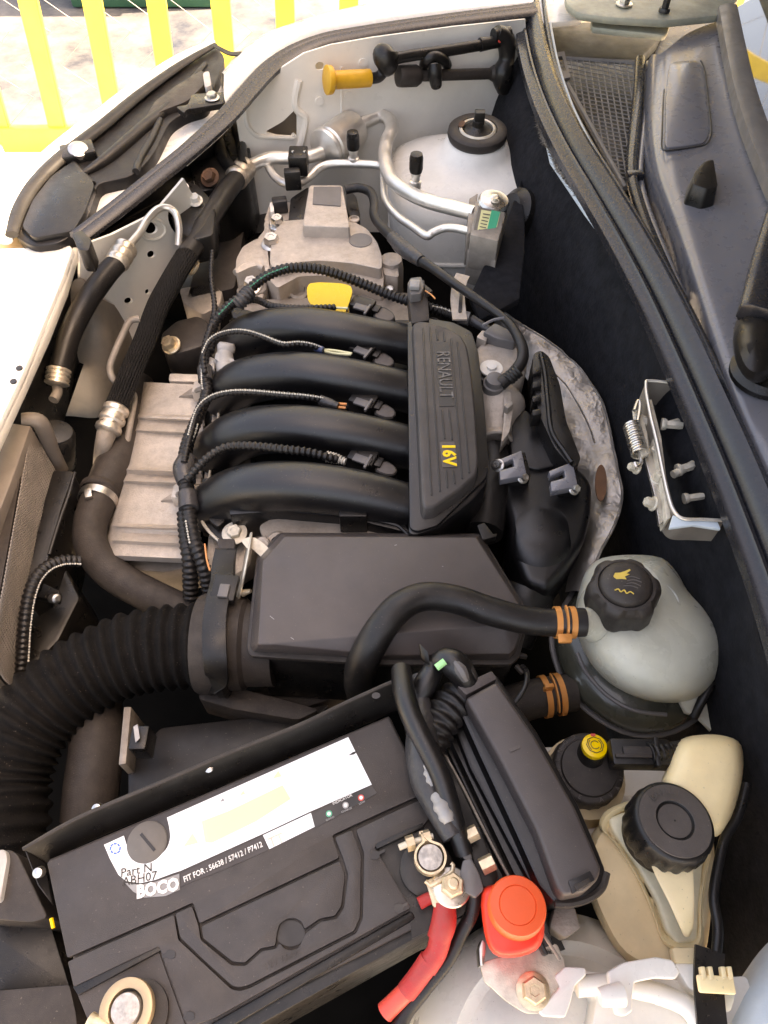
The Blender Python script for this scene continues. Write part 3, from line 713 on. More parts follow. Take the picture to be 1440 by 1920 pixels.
part('top_finger', sweep(PP([(400, 84), (430, 100), (455, 102), (478, 112)], .075), [(-.006, -.001), (-.006, .001), (.006, .001), (.006, -.001)], 5, endscale=(.5, 1.4)), 'head', hl)
part('pad', prism(PP(rpoly([(380, 136), (392, 132), (396, 160), (384, 164)], 5), .064), .01), 'ltgrey', hl, bevel=.002)

# near wing corner at the lower right
P('near_wing', grid([PP([(1350, 1900), (1395, 1830), (1440, 1770), (1520, 1700)], -.06), PP([(1372, 1960), (1420, 1860), (1480, 1800), (1560, 1740)], -.03), PP([(1420, 2000), (1480, 1920), (1540, 1860), (1640, 1800)], -.02)], 4, thick=.004), 'bluepaint', car)
# ================================================================ engine block and gearbox below everything
eng = thing('engine', 'engine block and grey cast cylinder head in the middle of the bay', 'engine', tuple(W(560, 800, -.40)))
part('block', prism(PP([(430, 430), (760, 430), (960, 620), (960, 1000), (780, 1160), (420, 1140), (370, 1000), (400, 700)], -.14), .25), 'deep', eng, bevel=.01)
part('cylinder_head', prism(PP(rpoly([(455, 560), (770, 545), (790, 620), (800, 980), (700, 1030), (480, 1020), (440, 960), (420, 700)], 12), -.085), .06), 'alud', eng, bevel=.006)
part('gearbox', loft([[W(600 + 130 * s * math.cos(t), 1040 + 60 * s * math.sin(t), -.10 + h) for t in [2 * math.pi * i / 24 for i in range(24)]] for s, h in ((1.05, -.12), (1.0, -.03), (.85, -.008), (.5, .0))]), 'alud', eng)
part('head_end', prism(PP(rpoly([(484, 985), (520, 965), (640, 962), (740, 985), (760, 1010), (700, 1025), (500, 1030)], 10), -.055), .05), 'alud', eng, bevel=.006)
part('boss', lathe(W(520, 1018, -.05), (0, -.3, 1), [(.014, -.02), (.013, 0), (.010, .004), (.006, .004), (.005, -.004)], 20), 'alud', eng)
part('boss', lathe(W(495, 1020, -.05), (0, -.6, .8), [(.008, -.02), (.008, .01), (.006, .012)], 16), 'alu', eng)
part('side_cover', prism(PP(rpoly([(335, 540), (400, 530), (418, 545), (412, 572), (380, 590), (345, 570)], 8), -.12), .05), 'alu', eng, bevel=.005)
part('bracket', prism(PP(rpoly([(300, 625), (330, 600), (370, 590), (390, 600), (400, 640), (360, 655), (330, 662), (305, 655)], 8), -.10), .05), 'plasticd', eng, bevel=.005)
part('bolt', hexbolt(W(322, 648, -.095), (-.2, -.4, 1), .009, .012), 'zinc', eng)
part('bolt', hexbolt(W(362, 500, -.05), (-.6, -.3, .8), .009, .015), 'zinc', eng)
part('idler', lathe(W(300, 505, -.16), (0, -.3, 1), [(.045, -.03), (.045, 0), (.03, .005), (.0, .005)], 28), 'plasticd', eng)
part('lower_bracket', prism(PP(rpoly([(330, 500), (450, 520), (460, 560), (330, 540)], 8), -.15), .05), 'plastic', eng, bevel=.005)
part('end_casting', prism(PP(rpoly([(390, 1000), (440, 985), (478, 1010), (470, 1060), (420, 1090), (385, 1060)], 6), -.085), .03), 'alu', eng, bevel=.004)
part('rear_support', prism(PP(rpoly([(560, 1268), (640, 1262), (655, 1300), (560, 1330), (450, 1300)], 12), -.16), .08), 'rubberd', eng, bevel=.01)

# silver timing / mount cover
tc = thing('engine_mount_cover', 'silver cast engine mount cover with raised square boss and bolts at the far end', 'engine cover', tuple(W(610, 470, -.12)))
mt = rpoly([(510, 440), (530, 414), (566, 411), (655, 411), (688, 428), (708, 455), (717, 482), (716, 505), (660, 493), (600, 488), (560, 491), (532, 499), (512, 502), (505, 490)], 7)
part('top_plate', prism(PP(mt, -.045), .035), 'alu', tc, bevel=.0035, bseg=3)
lo = rpoly([(512, 470), (700, 470), (718, 500), (720, 520), (718, 540), (660, 520), (600, 516), (560, 518), (520, 540), (500, 520)], 6)
part('lower_plate', prism(PP(lo, -.062), .09), 'alu', tc, bevel=.004)
part('raised_boss', prism(PP(rpoly([(580, 347), (642, 347), (656, 426), (567, 423)], 5), -.028), .035, shrink=.06), 'alu', tc, bevel=.003, bseg=3)
part('boss_pad', prism(PP(rpoly([(588, 350), (640, 350), (639, 386), (586, 382)], 2), -.0265), .003), 'greypl', tc)
part('flat_disc', curveplate([ell(676, 450, 22, 13)], Vector((0, 0, -.0440)), Vector((0, 0, 1)), .002), 'greypl', tc)
part('side_lobe', prism(PP(rpoly([(483, 446), (500, 452), (505, 500), (512, 512), (498, 510), (495, 495), (470, 500), (450, 510), (441, 512), (443, 485), (455, 462)], 6), -.052), .05), 'alu', tc, bevel=.003)
part('side_wall', prism(PP(rpoly([(441, 505), (460, 500), (495, 498), (503, 512), (500, 545), (470, 555), (447, 548)], 6), -.075), .06), 'alud', tc, bevel=.004)
part('bore_wall', tube(PP([(442, 512), (455, 500), (475, 496), (495, 503)], -.056), .005, 10), 'alu', tc)
part('foot', prism(PP(rpoly([(441, 540), (462, 534), (498, 540), (492, 562), (456, 566)], 6), -.078), .05), 'alu', tc, bevel=.003)
part('left_pad', prism(PP(rpoly([(494, 414), (534, 408), (536, 440), (512, 462), (488, 462), (482, 446), (496, 430)], 6), -.055), .03), 'alu', tc, bevel=.003)
for c, r in (((510, 459), .0105), ((521, 423), .009)):
    part('bolt', hexbolt(W(c[0], c[1], -.052), (0, -.1, 1), r, .012), 'steel', tc)
part('bolt', hexbolt(W(473, 540, -.076), (0, -.1, 1), .010, .012), 'steel', tc)
part('hole_ring', lathe(W(664, 412, -.046), (0, 0, 1), [(.008, 0), (.008, .002), (.0055, .003), (.005, -.003)], 20), 'alu', tc)
part('post', lathe(W(733, 535, -.10), (0, .0, 1), [(.018, -.05), (.0175, .03), (.015, .045), (.006, .047)], 24), 'alu', tc)
part('post_tip', lathe(W(731, 545, -.075), (0, -.7, .7), [(.007, 0), (.006, .012), (.004, .018)], 14), 'pipe', tc)
part('rear_lug', prism(PP(rpoly([(715, 482), (745, 484), (748, 520), (720, 515)], 5), -.06), .04), 'alu', tc, bevel=.003)
# small bracket and black connector left of it
bk = thing('sensor_bracket', 'small folded metal bracket carrying a dark connector left of the raised boss', 'bracket', tuple(W(510, 400, -.09)))
part('plate', prism(PP([(496, 412), (505, 385), (540, 378), (552, 380), (545, 412), (500, 418)], -.066), .003), 'alu', bk)
part('fin', prism(PP([(505, 380), (512, 378), (514, 396), (507, 398)], -.05), .012), 'tower', bk, bevel=.001)
part('plug', box(W(525, 384, -.055), .022, .016, .02, rot=.2), 'print', bk, bevel=.002)
part('belt_cover', prism(PP(rpoly([(545, 372), (578, 350), (570, 425), (540, 420)], 4), -.055), .08), 'plastic', bk, bevel=.003)
part('belt_cover', prism(PP(rpoly([(648, 350), (668, 368), (676, 405), (662, 412), (650, 395)], 4), -.05), .08), 'plastic', bk, bevel=.006)

# dipstick-like yellow oil cap
oc = thing('oil_filler_cap', 'bright yellow oil filler cap with a flat grip behind the first intake runner', 'oil cap', tuple(W(620, 575, -.06)))
gz = W(600, 578, -.030)
Ny = Vector((0, -.55, .83)).normalized()
part('grip', curveplate([rpoly([(575, 541), (580, 531), (600, 529), (640, 531), (658, 536), (661, 546), (654, 570), (646, 588), (612, 586), (588, 578), (577, 562)], 5)], gz + Ny * .008, Ny, .012), 'yellow', oc, bevel=.0028, bseg=3, smooth=50)
part('skirt', lathe(W(622, 592, -.085), (0, -.1, 1), [(.024, -.01), (.024, .012), (.020, .02), (.008, .022)], 28), 'yellow', oc)
part('filler_neck', lathe(W(560, 548, -.085), (0, -.2, 1), [(.014, -.02), (.014, .002), (.010, .004), (.009, -.004)], 24), 'alud', eng)

# ================================================================ plastic intake manifold
mf = thing('intake_manifold', 'black plastic intake manifold with four arched runners', 'intake manifold', tuple(W(620, 780, -.12)))
runs = [
    [(785, 652, -.044), (740, 642, -.036), (690, 634, -.028), (630, 624, -.022), (565, 618, -.022), (505, 622, -.032), (462, 636, -.052), (432, 662, -.085)],
    [(788, 742, -.044), (740, 730, -.036), (690, 720, -.028), (630, 710, -.022), (560, 703, -.022), (496, 708, -.032), (448, 722, -.052), (415, 752, -.085)],
    [(792, 846, -.044), (745, 834, -.036), (690, 822, -.028), (625, 811, -.022), (552, 804, -.022), (484, 808, -.032), (434, 824, -.052), (398, 856, -.085)],
    [(798, 958, -.044), (750, 946, -.036), (695, 932, -.028), (625, 919, -.022), (548, 912, -.022), (478, 916, -.032), (428, 932, -.052), (388, 962, -.085)]]
for rr in runs:
    P4 = catmull([tuple(W(*p)) for p in rr], 6)
    rings = []
    P_ = [Vector(p) for p in P4]
    for i, p in enumerate(P_):
        t = (P_[min(i + 1, len(P_) - 1)] - P_[max(i - 1, 0)]).normalized()
        S = Vector((0, 0, 1)).cross(t).normalized(); H = t.cross(S).normalized()
        s = i / (len(P_) - 1)
        w_ = .0225 + .003 * s; h_ = .0225 + .006 * s
        rg = []
        for a in range(28):
            an = 2 * math.pi * a / 28; c, s_ = math.cos(an), math.sin(an); n = 2.5
            q = (abs(c) ** n + abs(s_) ** n) ** (-1 / n)
            rg.append(p + S * w_ * c * q + H * h_ * s_ * q)
        rings.append(rg)
    part('runner', loft(rings), 'manif', mf, smooth=60)
part('web', grid([[W(x, y, z) for x, z in ((430, -.13), (470, -.085), (560, -.060), (680, -.068), (790, -.075))] for y in (600, 700, 800, 900, 985)], 5, thick=.006), 'manif', mf)
part('lower_plenum', prism(PP(rpoly([(440, 585), (500, 575), (470, 620), (440, 700), (420, 800), (395, 880), (370, 960), (330, 960), (380, 800), (405, 650)], 12), -.115), .06), 'plastic', mf, bevel=.008)
part('front_rail', prism(PP(rpoly([(378, 898), (388, 896), (448, 910), (450, 925), (384, 922)], 3), -.045), .05), 'plastic', mf, bevel=.0015)
part('front_rail', prism(PP(rpoly([(432, 578), (440, 574), (498, 590), (490, 600), (436, 596)], 3), -.045), .03), 'plastic', mf, bevel=.0015)
part('edge_rib', T3([(450, 952), (520, 942), (600, 948), (632, 958)], .0022, -.036, seg=8), 'plastic', mf)
part('edge_rib', T3([(684, 972), (740, 984), (758, 996), (768, 1004), (790, 1000)], .0022, -.040, seg=8), 'plastic', mf)
part('side_skirt', prism(PP([(430, 940), (520, 938), (640, 950), (760, 980), (770, 1000), (640, 968), (520, 958), (430, 965)], -.040), .05), 'manif', mf, bevel=.002)
part('clip_tab', prism(PP(rpoly([(634, 948), (640, 946), (686, 956), (688, 968), (636, 968)], 2), -.024), .03), 'plastic', mf, bevel=.001)
part('clip_tab', prism(PP(rpoly([(647, 640), (650, 637), (685, 643), (684, 650), (648, 646)], 2), -.024), .02), 'plastic', mf, bevel=.001)
# raised cover with writing
cz_ = .004
cb = [(764, 604), (772, 598), (800, 594), (845, 602), (880, 618), (892, 660), (902, 760), (912, 868), (914, 905), (890, 935), (820, 990), (780, 1003), (765, 1000), (770, 900)]
part('cover_base', prism(PP(rpoly(cb, 8), -.014), .06, shrink=-.02), 'manif', mf, bevel=.004)
part('cover_flange', prism(PP(rpoly([(764, 602), (800, 596), (850, 604), (885, 622), (897, 660), (908, 760), (917, 870), (912, 895), (820, 985), (782, 996), (768, 990)], 8), -.010), .004), 'manif', mf, bevel=.001)
ct = rpoly([(774, 607), (786, 602), (802, 603), (838, 614), (864, 628), (876, 650), (884, 700), (891, 770), (897, 865), (893, 888), (864, 915), (815, 949), (795, 952), (791, 940), (784, 800)], 7)
cover = part('cover_top', prism(PP(ct, cz_), .02, shrink=.05), 'manif', mf, bevel=.003, bseg=3)
cover.data.materials[0] = mat('cover_plastic', (0.048, 0.041, 0.038), 0.5, bump=0.4, bscale=1500, dust=0.10)
ribs = [[(793, 614), (809, 928)], [(806, 612), (825, 921)], [(818, 617), (821, 637)], [(832, 621), (834, 640)], [(828, 768), (834, 822)], [(842, 767), (848, 824)], [(837, 882), (839, 914)], [(850, 881), (853, 906)], [(846, 634), (867, 897)], [(858, 640), (880, 886)]]
for a, b in ribs:
    part('dark_groove_line', prism(PP([(a[0] - 1.6, a[1]), (a[0] + 1.6, a[1]), (b[0] + 1.6, b[1]), (b[0] - 1.6, b[1])], cz_ + .0010), .0016), 'manif', cover, bevel=.0003, bseg=1)  # raised dark strips stand for grooves, their shade put in the colour
part('name_field', prism(PP([(813, 641), (841, 641), (852, 761), (824, 762)], cz_ + .0006), .001), 'manif', cover)
part('number_field', prism(PP([(824, 829), (852, 828), (858, 875), (830, 876)], cz_ + .0010), .001), 'capface', cover)
dx = (W(851, 760, 0) - W(841, 642, 0)).normalized()
part('lettering', text('RENAULT', W(833, 702, cz_ + .0008), dx, (0, 0, 1), .0215, .0006, xs=.80), mat('worn_lettering', (0.12, 0.11, 0.10), 0.5, bump=0.3, var=.6, vscale=220), cover)
part('lettering', text('16V', W(841, 852, cz_ + .0012), dx, (0, 0, 1), .0185, .0006, bold=.0006), 'yellow', cover)

# injector plugs with their round covers: one thing each
inj = [(718, 589, 664 + 16, 578, 'first (farthest)', 'behind the first runner'), (717, 674, 681, 660, 'second', 'between the first and second runners'),
       (720, 770, 682, 757, 'third', 'between the second and third runners'), (722, 877, 681, 863, 'fourth (nearest)', 'between the third and fourth runners')]
for i, (cx, cy, px, py, nm, wh) in enumerate(inj):
    t = thing('injector_plug', f'black injector plug with grey rounded cover {wh}', 'plug', tuple(W(px, py, -.05)), 'injector plugs between the intake runners')
    z = -.030
    dsh = [(cx - 20, cy + 4), (cx - 12, cy - 14), (cx + 4, cy - 14), (cx + 19, cy - 4), (cx + 24, cy + 6), (cx + 18, cy + 14), (cx + 4, cy + 15), (cx - 14, cy + 9)]
    dsm = [(cx + (x - cx) * .84 + 1, cy + (y - cy) * .80) for x, y in dsh]
    part('cover_rim', prism(PP(rpoly(dsh, 5), z), .022), 'plastic', t, bevel=.0012)
    part('cover_face', prism(PP(rpoly(dsm, 5), z + .0015), .003), 'capface', t, bevel=.0006)
    X = (W(cx, cy, z) - W(px, py, z)).normalized()
    part('plug_body', box(W(px, py, z - .002), .030, .021, .020, X=X, Y=Vector((-X.y, X.x, 0))), 'plastic', t, bevel=.0015)
    part('latch', box(W(px - 2, py - 1, z + .0095), .020, .010, .003, X=X, Y=Vector((-X.y, X.x, 0))), 'greypl', t, bevel=.0008)
    part('latch_bar', box(W(px + 9, py + 3, z + .011), .003, .019, .004, X=X, Y=Vector((-X.y, X.x, 0))), 'greypl', t, bevel=.0006)
    part('neck', box(W((cx + px) / 2 + 1, (cy + py) / 2, z - .003), .018, .013, .014, X=X, Y=Vector((-X.y, X.x, 0))), 'plastic', t, bevel=.001)

# ================================================================ throttle body and black resonator
th = thing('throttle_body', 'beige cast throttle body with funnel and screw right of the engine cover', 'throttle body', tuple(W(940, 720, -.12)))
part('upper_casting', prism(PP(rpoly([(890, 655), (900, 642), (945, 636), (985, 644), (992, 665), (985, 705), (960, 735), (905, 720), (890, 690)], 10), -.035), .05), 'alu', th, bevel=.008, bseg=3)
part('top_lump', prism(PP(rpoly([(893, 632), (905, 618), (915, 625), (912, 640)], 4), -.028), .03), 'alu', th, bevel=.003)
part('sensor_block', prism(PP(rpoly([(905, 622), (928, 604), (950, 615), (972, 628), (966, 642), (930, 634)], 5), -.022), .03), 'greypl', th, bevel=.003)
part('bore', lathe(W(931, 764, -.062), (-.10, -.97, .05), [(.030, -.012), (.034, -.004), (.034, .002), (.030, .010), (.023, .022), (.0185, .034), (.0175, .050), (.0190, .052), (.0190, .058), (.0165, .059), (.015, .052)], 40), 'alu', th)
part('bore_lip', prism(PP(rpoly([(945, 735), (958, 733), (962, 770), (955, 810), (940, 830), (945, 790)], 6), -.03), .02), 'alu', th, bevel=.003)
part('fin', prism(PP([(945, 760), (960, 748), (963, 757), (952, 766)], -.02), .02), 'alud', th, bevel=.001)
part('rubber_elbow', T3([(920, 850), (925, 880), (915, 940), (905, 1000)], [.024, .025, .024, .022], -.075), 'rubber', th)
part('stud_ring', lathe(W(926, 722, -.028), (0, -.1, 1), [(.013, -.02), (.013, .004), (.011, .005), (.010, .012), (.004, .013)], 24), 'greypl', th)
part('washer', lathe(W(921, 692, -.026), (0, 0, 1), [(.0135, 0), (.0135, .002), (.006, .0025), (.006, .006), (.003, .0065)], 24), 'tower', th)
part('arm', prism(PP(rpoly([(893, 700), (905, 690), (920, 697), (930, 705), (922, 716), (900, 712)], 4), -.03), .02), 'plastic', th, bevel=.002)
part('spacer', prism(PP(rpoly([(892, 715), (945, 718), (955, 738), (935, 745), (900, 738)], 5), -.04), .03), 'plastic', th, bevel=.003)

rs = thing('air_resonator', 'large black plastic air resonator box behind the airbox with two screwed clips', 'air duct', tuple(W(1020, 950, -.2)))
part('body', prism(PP(rpoly([(938, 905), (945, 870), (985, 850), (1050, 860), (1095, 880), (1112, 905), (1110, 960), (1098, 1010), (1060, 1070), (1030, 1105), (985, 1090), (960, 1030), (958, 975)], 14), -.060), .07), 'manif', rs, bevel=.010, bseg=4)
part('neck', prism(PP(rpoly([(960, 790), (985, 765), (1010, 790), (1040, 835), (1060, 870), (1010, 880), (960, 870), (955, 830)], 10), -.055), .05), 'manif', rs, bevel=.008, bseg=3)
part('finned_column', prism(PP(rpoly([(1000, 662), (1015, 656), (1030, 668), (1050, 720), (1062, 790), (1090, 860), (1075, 880), (1040, 840), (1010, 775), (998, 700)], 8), -.030), .06), 'plastic', rs, bevel=.004)
for i in range(4):
    part('rib', prism(PP([(998, 690 + i * 26), (1014, 688 + i * 26), (1016, 698 + i * 26), (999, 701 + i * 26)], -.024), .02), 'plastic', rs, bevel=.001)
part('ridge', T3([(1014, 662), (1022, 700), (1028, 760), (1035, 810), (1060, 850), (1072, 868)], .003, -.028, seg=8), 'plastic', rs)
part('cone', loft([[W(1010 + 0 + 58 * s * math.cos(t) + dx_, cy_ + 46 * s * math.sin(t), z_) for t in [2 * math.pi * i / 28 for i in range(28)]] for s, cy_, dx_, z_ in ((.85, 985, 6, -.052), (.95, 1020, 6, -.060), (.85, 1060, 2, -.080), (.6, 1100, -8, -.115), (.5, 1130, -14, -.15))]), 'manif', rs, smooth=60)
part('collar', lathe(W(985, 1118, -.10), (-.35, -.75, -.5), [(.028, -.01), (.030, .0), (.030, .008), (.026, .010), (.026, .05)], 28), 'plastic', rs)
for k, (cx, cy) in enumerate(((960, 872), (1056, 893))):
    cpl = [(cx - 27, cy - 10), (cx + 18, cy - 28), (cx + 28, cy + 18), (cx - 22, cy + 28), (cx - 24, cy + 10), (cx + 4, cy + 2), (cx + 2, cy - 12), (cx - 24, cy - 0)]
    if k: cpl = [(x, y) for x, y in cpl]
    cl = part('clip', prism(PP(cpl, -.030), .010), 'cowl', rs, bevel=.0012)
    part('screw', hexbolt(W(cx + 20, cy + 24, -.036), (.3, -.5, .8), .0045, .006), 'steel', cl)
    part('clip_block', prism(PP(rpoly([(cx - 10, cy - 16), (cx + 24, cy - 26), (cx + 36, cy + 20), (cx - 5, cy + 20)], 3), -.042), .03), 'plastic', cl, bevel=.001)
part('screw', hexbolt(W(934, 873, -.035), (-.5, -.4, .8), .005, .006), 'steel', rs)
# aluminium heat shield behind
hs_o = [(930, 583), (948, 588), (985, 612), (1022, 635), (1060, 664), (1095, 700), (1122, 742), (1136, 778), (1148, 828), (1158, 880), (1166, 935), (1152, 985), (1128, 1030), (1112, 1070), (1098, 1115)]
hs_i = [(925, 600), (938, 622), (955, 655), (975, 690), (1000, 730), (1020, 770), (1035, 810), (1050, 850), (1070, 880), (1080, 910), (1082, 950), (1082, 990), (1075, 1030), (1068, 1065), (1060, 1110)]
nn_ = 9
O_ = catmull([tuple(W(*p, -.085)) for p in hs_o], 6); I_ = catmull([tuple(W(*p, -.11)) for p in hs_i], 6)
rows = []
for a, b in zip(O_, I_):
    rr = []
    for j in range(nn_):
        p = Vector(a).lerp(Vector(b), j / (nn_ - 1)); p.z += .006 * math.sin(j / (nn_ - 1) * math.pi) + .003 * mnoise.noise(p * 30) + .0012 * mnoise.noise(p * 110)
        rr.append(p)
    rows.append(rr)
hsd = solo('heat_shield', grid(rows, 1, ku=1, thick=.001) + tube([r_[0] for r_ in rows], .0016, 6, smooth=False), 'foil', 'crescent shaped crinkled aluminium heat shield with a brown rusty hole', 'heat shield', smooth=20)
part('rust_hole', curveplate([ell(1127, 905, 11, 34)], Vector((0, 0, -.076)), Vector((0, 0, 1)), .002), 'rust', hsd, bevel=.0005)
part('crease', T3([(1028, 690), (1060, 720), (1085, 760), (1105, 800), (1115, 830)], .0012, -.078, seg=6), 'foil', hsd)

# ================================================================ ribbed cast cover at the front of the engine
rc = thing('ribbed_cast_cover', 'large beige cast aluminium cover with paired ribs along the front of the engine', 'engine cover', tuple(W(300, 890, -.16)))
ys = [716, 730, 745, 765, 774, 778, 782, 786, 790, 800, 806, 810, 820, 850, 870, 876, 880, 884, 888, 896, 901, 906, 920, 950, 972, 980, 986, 990, 998, 1006, 1012, 1018, 1028, 1040]
ribsy = (780, 804, 880, 900, 986, 1010)
rows = []
for y in ys:
    t = (y - 716) / 324
    xl = 264 - 78 * t; xr = 384 - 14 * t; h = 0
    for q in ribsy: h = max(h, .012 * max(0, 1 - abs(y - q) / 6))
    row = []
    for s, z, k in ((0, -.19, 0), (.03, -.145, .2), (.08, -.118, .5), (.2, -.104, .8), (.45, -.098, 1), (.75, -.094, 1.1), (1.0, -.094, 1.1)):
        row.append(W(xl + (xr - xl) * s, y + (6 * s * (1 if y < 1000 else 1.4)), z + h * k))
    rows.append(row)
g_ = grid(rows, 1, ku=3, thick=.01)
body = part('body', g_, 'alu', rc, smooth=30)
part('top_lug', prism(PP(rpoly([(318, 700), (372, 702), (376, 716), (316, 714)], 4), -.10), .04), 'alu', rc, bevel=.003)
part('end_face', prism(PP(rpoly([(190, 1034), (368, 1048), (372, 1060), (310, 1072), (240, 1068), (192, 1052)], 6), -.135), .05), 'alud', rc, bevel=.005)
part('joint_strip', prism(PP([(400, 705), (412, 706), (408, 800), (396, 880), (384, 980), (372, 980), (384, 880), (396, 800)], -.088), .03), 'alud', rc, bevel=.002)
part('joint_edge', T3([(411, 720), (408, 800), (398, 850), (392, 900)], .0016, -.08, seg=8), 'galv', rc)
part('bolt', hexbolt(W(404, 868, -.080), (0, -.1, 1), .008, .009), 'galv', rc)
part('bolt', hexbolt(W(440, 1000, -.064), (0, -.1, 1), .008, .006, flange=1.7), 'galv', rc)
for (x, y) in ((392, 730), (358, 925)):
    part('wedge_rib', G([W(x - 60, y + 12, -.094), W(x - 14, y - 16, -.085), W(x - 14, y + 10, -.085), W(x - 30, y + 12, -.094)], [(0, 1, 2, 3)]) if 0 else prism([W(x - 58, y + 14, -.094), W(x - 16, y - 14, -.082), W(x - 14, y + 8, -.082)], .02), 'alud', rc, bevel=.001)
for (x, y) in ((389, 735), (354, 930)):
    cb_ = part('clamp_block', box(W(x, y, -.075), .034, .02, .02, rot=-.05), 'alu', rc, bevel=.003)
    part('saddle', tube([W(x - 20, y - 3, -.062), W(x - 8, y - 7, -.052), W(x + 8, y - 7, -.052), W(x + 20, y - 3, -.062)], .004, 8, flat=.8), 'alud', cb_)
sp_ = thing('flange_bracket', 'dark metal bracket plate with bolt below the last runner', 'bracket', tuple(W(410, 970, -.09)))
part('plate', prism(PP(rpoly([(376, 960), (384, 950), (400, 962), (420, 985), (452, 990), (455, 1010), (440, 1030), (418, 1022), (400, 1005), (384, 985)], 5), -.068), .004), 'plastic', sp_, bevel=.001)
part('edge', T3([(376, 950), (378, 975), (395, 1000), (420, 1022)], .0018, -.066, seg=8), 'galv', sp_)
part('tab', prism(PP(rpoly([(390, 955), (420, 962), (422, 975), (408, 988), (392, 975)], 5), -.058), .01), 'plastic', sp_, bevel=.002)

# grey plastic tee
te = thing('grey_pipe_tee', 'light grey plastic pipe tee clip left of the second intake runner', 'connector', tuple(W(420, 680, -.07)))
part('barrel', T3([(423, 655), (421, 672), (424, 692), (422, 706)], [.009, .011, .012, .010], -.048, seg=14), 'ltgrey', te)
part('collar', lathe(W(424, 655, -.045), (.1, .4, .5), [(.011, -.003), (.0115, .004), (.009, .008)], 18), 'ltgrey', te)
part('elbow', T3([(420, 690), (430, 700), (434, 712)], [.010, .011, .010], -.044, seg=14), 'ltgrey', te)
part('branch', T3([(421, 680), (405, 682), (392, 676)], [.008, .006, .005], -.050, seg=12), 'ltgrey', te)
part('wing', prism(PP(rpoly([(405, 660), (440, 674), (444, 690), (430, 692), (402, 672)], 4), -.038), .005), 'ltgrey', te, bevel=.001)
part('wing', prism(PP(rpoly([(388, 678), (400, 674), (402, 692), (394, 694)], 3), -.042), .005), 'ltgrey', te, bevel=.001)
part('hose_stub', T3([(434, 712), (450, 722), (470, 728)], .012, -.06, seg=14), 'rubber', te)

# ================================================================ radiator and shroud
ra = thing('radiator', 'dusty radiator core with fine horizontal fins and pale end frame at the left', 'radiator', tuple(W(50, 950, -.2)))
TR, TL, BL, BR = Vector(W(62, 806, -.035)), Vector(W(104, 888, -.09)), None, None
fa = [W(58, 804, -.03), W(108, 890, -.10)]
fb = [W(-20, 1240, -.03), W(30, 1300, -.12)]
nf = 24
for i in range(nf):
    t = (i + .5) / nf; a = fa[0].lerp(fa[1], t); b = fb[0].lerp(fb[1], t)
    part('fin_row', tube([a, b], .00135, 6, smooth=False, corr=(.0045, .0009)), 'fins', ra)
part('core_back', G([p + Vector((-.004, 0, -.004)) for p in (fa[0], fa[1], fb[1], fb[0])] + [p + Vector((-.03, 0, -.01)) for p in (fa[0], fa[1], fb[1], fb[0])], [(0, 1, 2, 3), (7, 6, 5, 4), (0, 4, 5, 1), (1, 5, 6, 2), (2, 6, 7, 3), (3, 7, 4, 0)]), 'rubberd', ra)
part('top_frame', prism([W(20, 792, -.022), W(58, 797, -.022), W(30, 880, -.022), W(0, 958, -.022), W(-60, 1120, -.022), W(-120, 1120, -.022), W(-40, 900, -.022)], .05), 'grile', ra, bevel=.003)
ra.children[-1].data.materials[0] = mat('pale_frame', (0.15, 0.125, 0.105), 0.5, dust=.3)
part('end_tank', tube([W(40, 786, -.02), W(66, 788, -.025), W(80, 800, -.035), W(96, 840, -.07), W(114, 880, -.11)], [.007, .009, .009, .009, .009], 12), ra.children[-1].data.materials[0], ra)
part('filler_boss', lathe(W(104, 815, -.07), (.3, .1, 1), [(.022, -.05), (.022, .0), (.019, .006), (.01, .008)], 28), 'plastic', ra)
fs = thing('fan_shroud', 'black plastic fan shroud panel between radiator and hose', 'fan shroud', tuple(W(110, 980, -.2)))
part('panel', prism(PP(rpoly([(100, 882), (138, 884), (112, 960), (92, 1040), (70, 1100), (40, 1120), (60, 1020)], 6), -.085), .10), 'plastic', fs, bevel=.004)
part('edge_rail', T3([(140, 886), (128, 930), (112, 975), (92, 1040)], .002, -.082, seg=8), 'plastic', fs)
part('lower_panel', prism(PP(rpoly([(50, 1080), (120, 1060), (150, 1120), (110, 1200), (60, 1250), (20, 1240), (20, 1150)], 8), -.13), .10), 'plastic', fs, bevel=.005)
part('wire_clip', prism(PP(rpoly([(50, 1092), (66, 1086), (112, 1108), (108, 1126), (62, 1118), (54, 1112)], 4), -.095), .01), 'plastic', fs, bevel=.001)
part('stud', lathe(W(98, 1122, -.09), (.6, -.3, .5), [(.005, 0), (.005, .012), (.003, .014)], 12), 'steel', fs)
# dark wheel arch liner; added black fills put the gap's shade in colour
lin = thing('black_liner', 'black plastic liner and carrier deep between inner wing and hoses', 'liner', tuple(W(400, 350, -.2)))
part('upper_liner', prism(PP(rpoly([(356, 310), (400, 255), (440, 212), (462, 225), (470, 290), (460, 320), (420, 350), (370, 360)], 8), -.03), .12), 'plastic', lin, bevel=.008)
part('fold', T3([(410, 260), (420, 300), (445, 325)], .010, -.028, seg=10), 'plastic', lin)
part('fold', T3([(440, 235), (452, 270), (455, 310)], .008, -.026, seg=10), 'plastic', lin)
part('carrier', prism(PP(rpoly([(318, 398), (325, 352), (345, 336), (370, 345), (405, 380), (400, 440), (360, 450), (330, 430)], 8), -.012), .04), 'plastic', lin, bevel=.004)
part('bolt', hexbolt(W(341, 356, -.010), (-.2, -.5, .8), .008, .006), 'steel', lin)
part('bolt', hexbolt(W(367, 377, -.008), (0, -.3, 1), .007, .008), 'tower', lin)
part('bolt', hexbolt(W(394, 333, -.02), (-.2, -.5, .8), .010, .008), 'rust', lin)
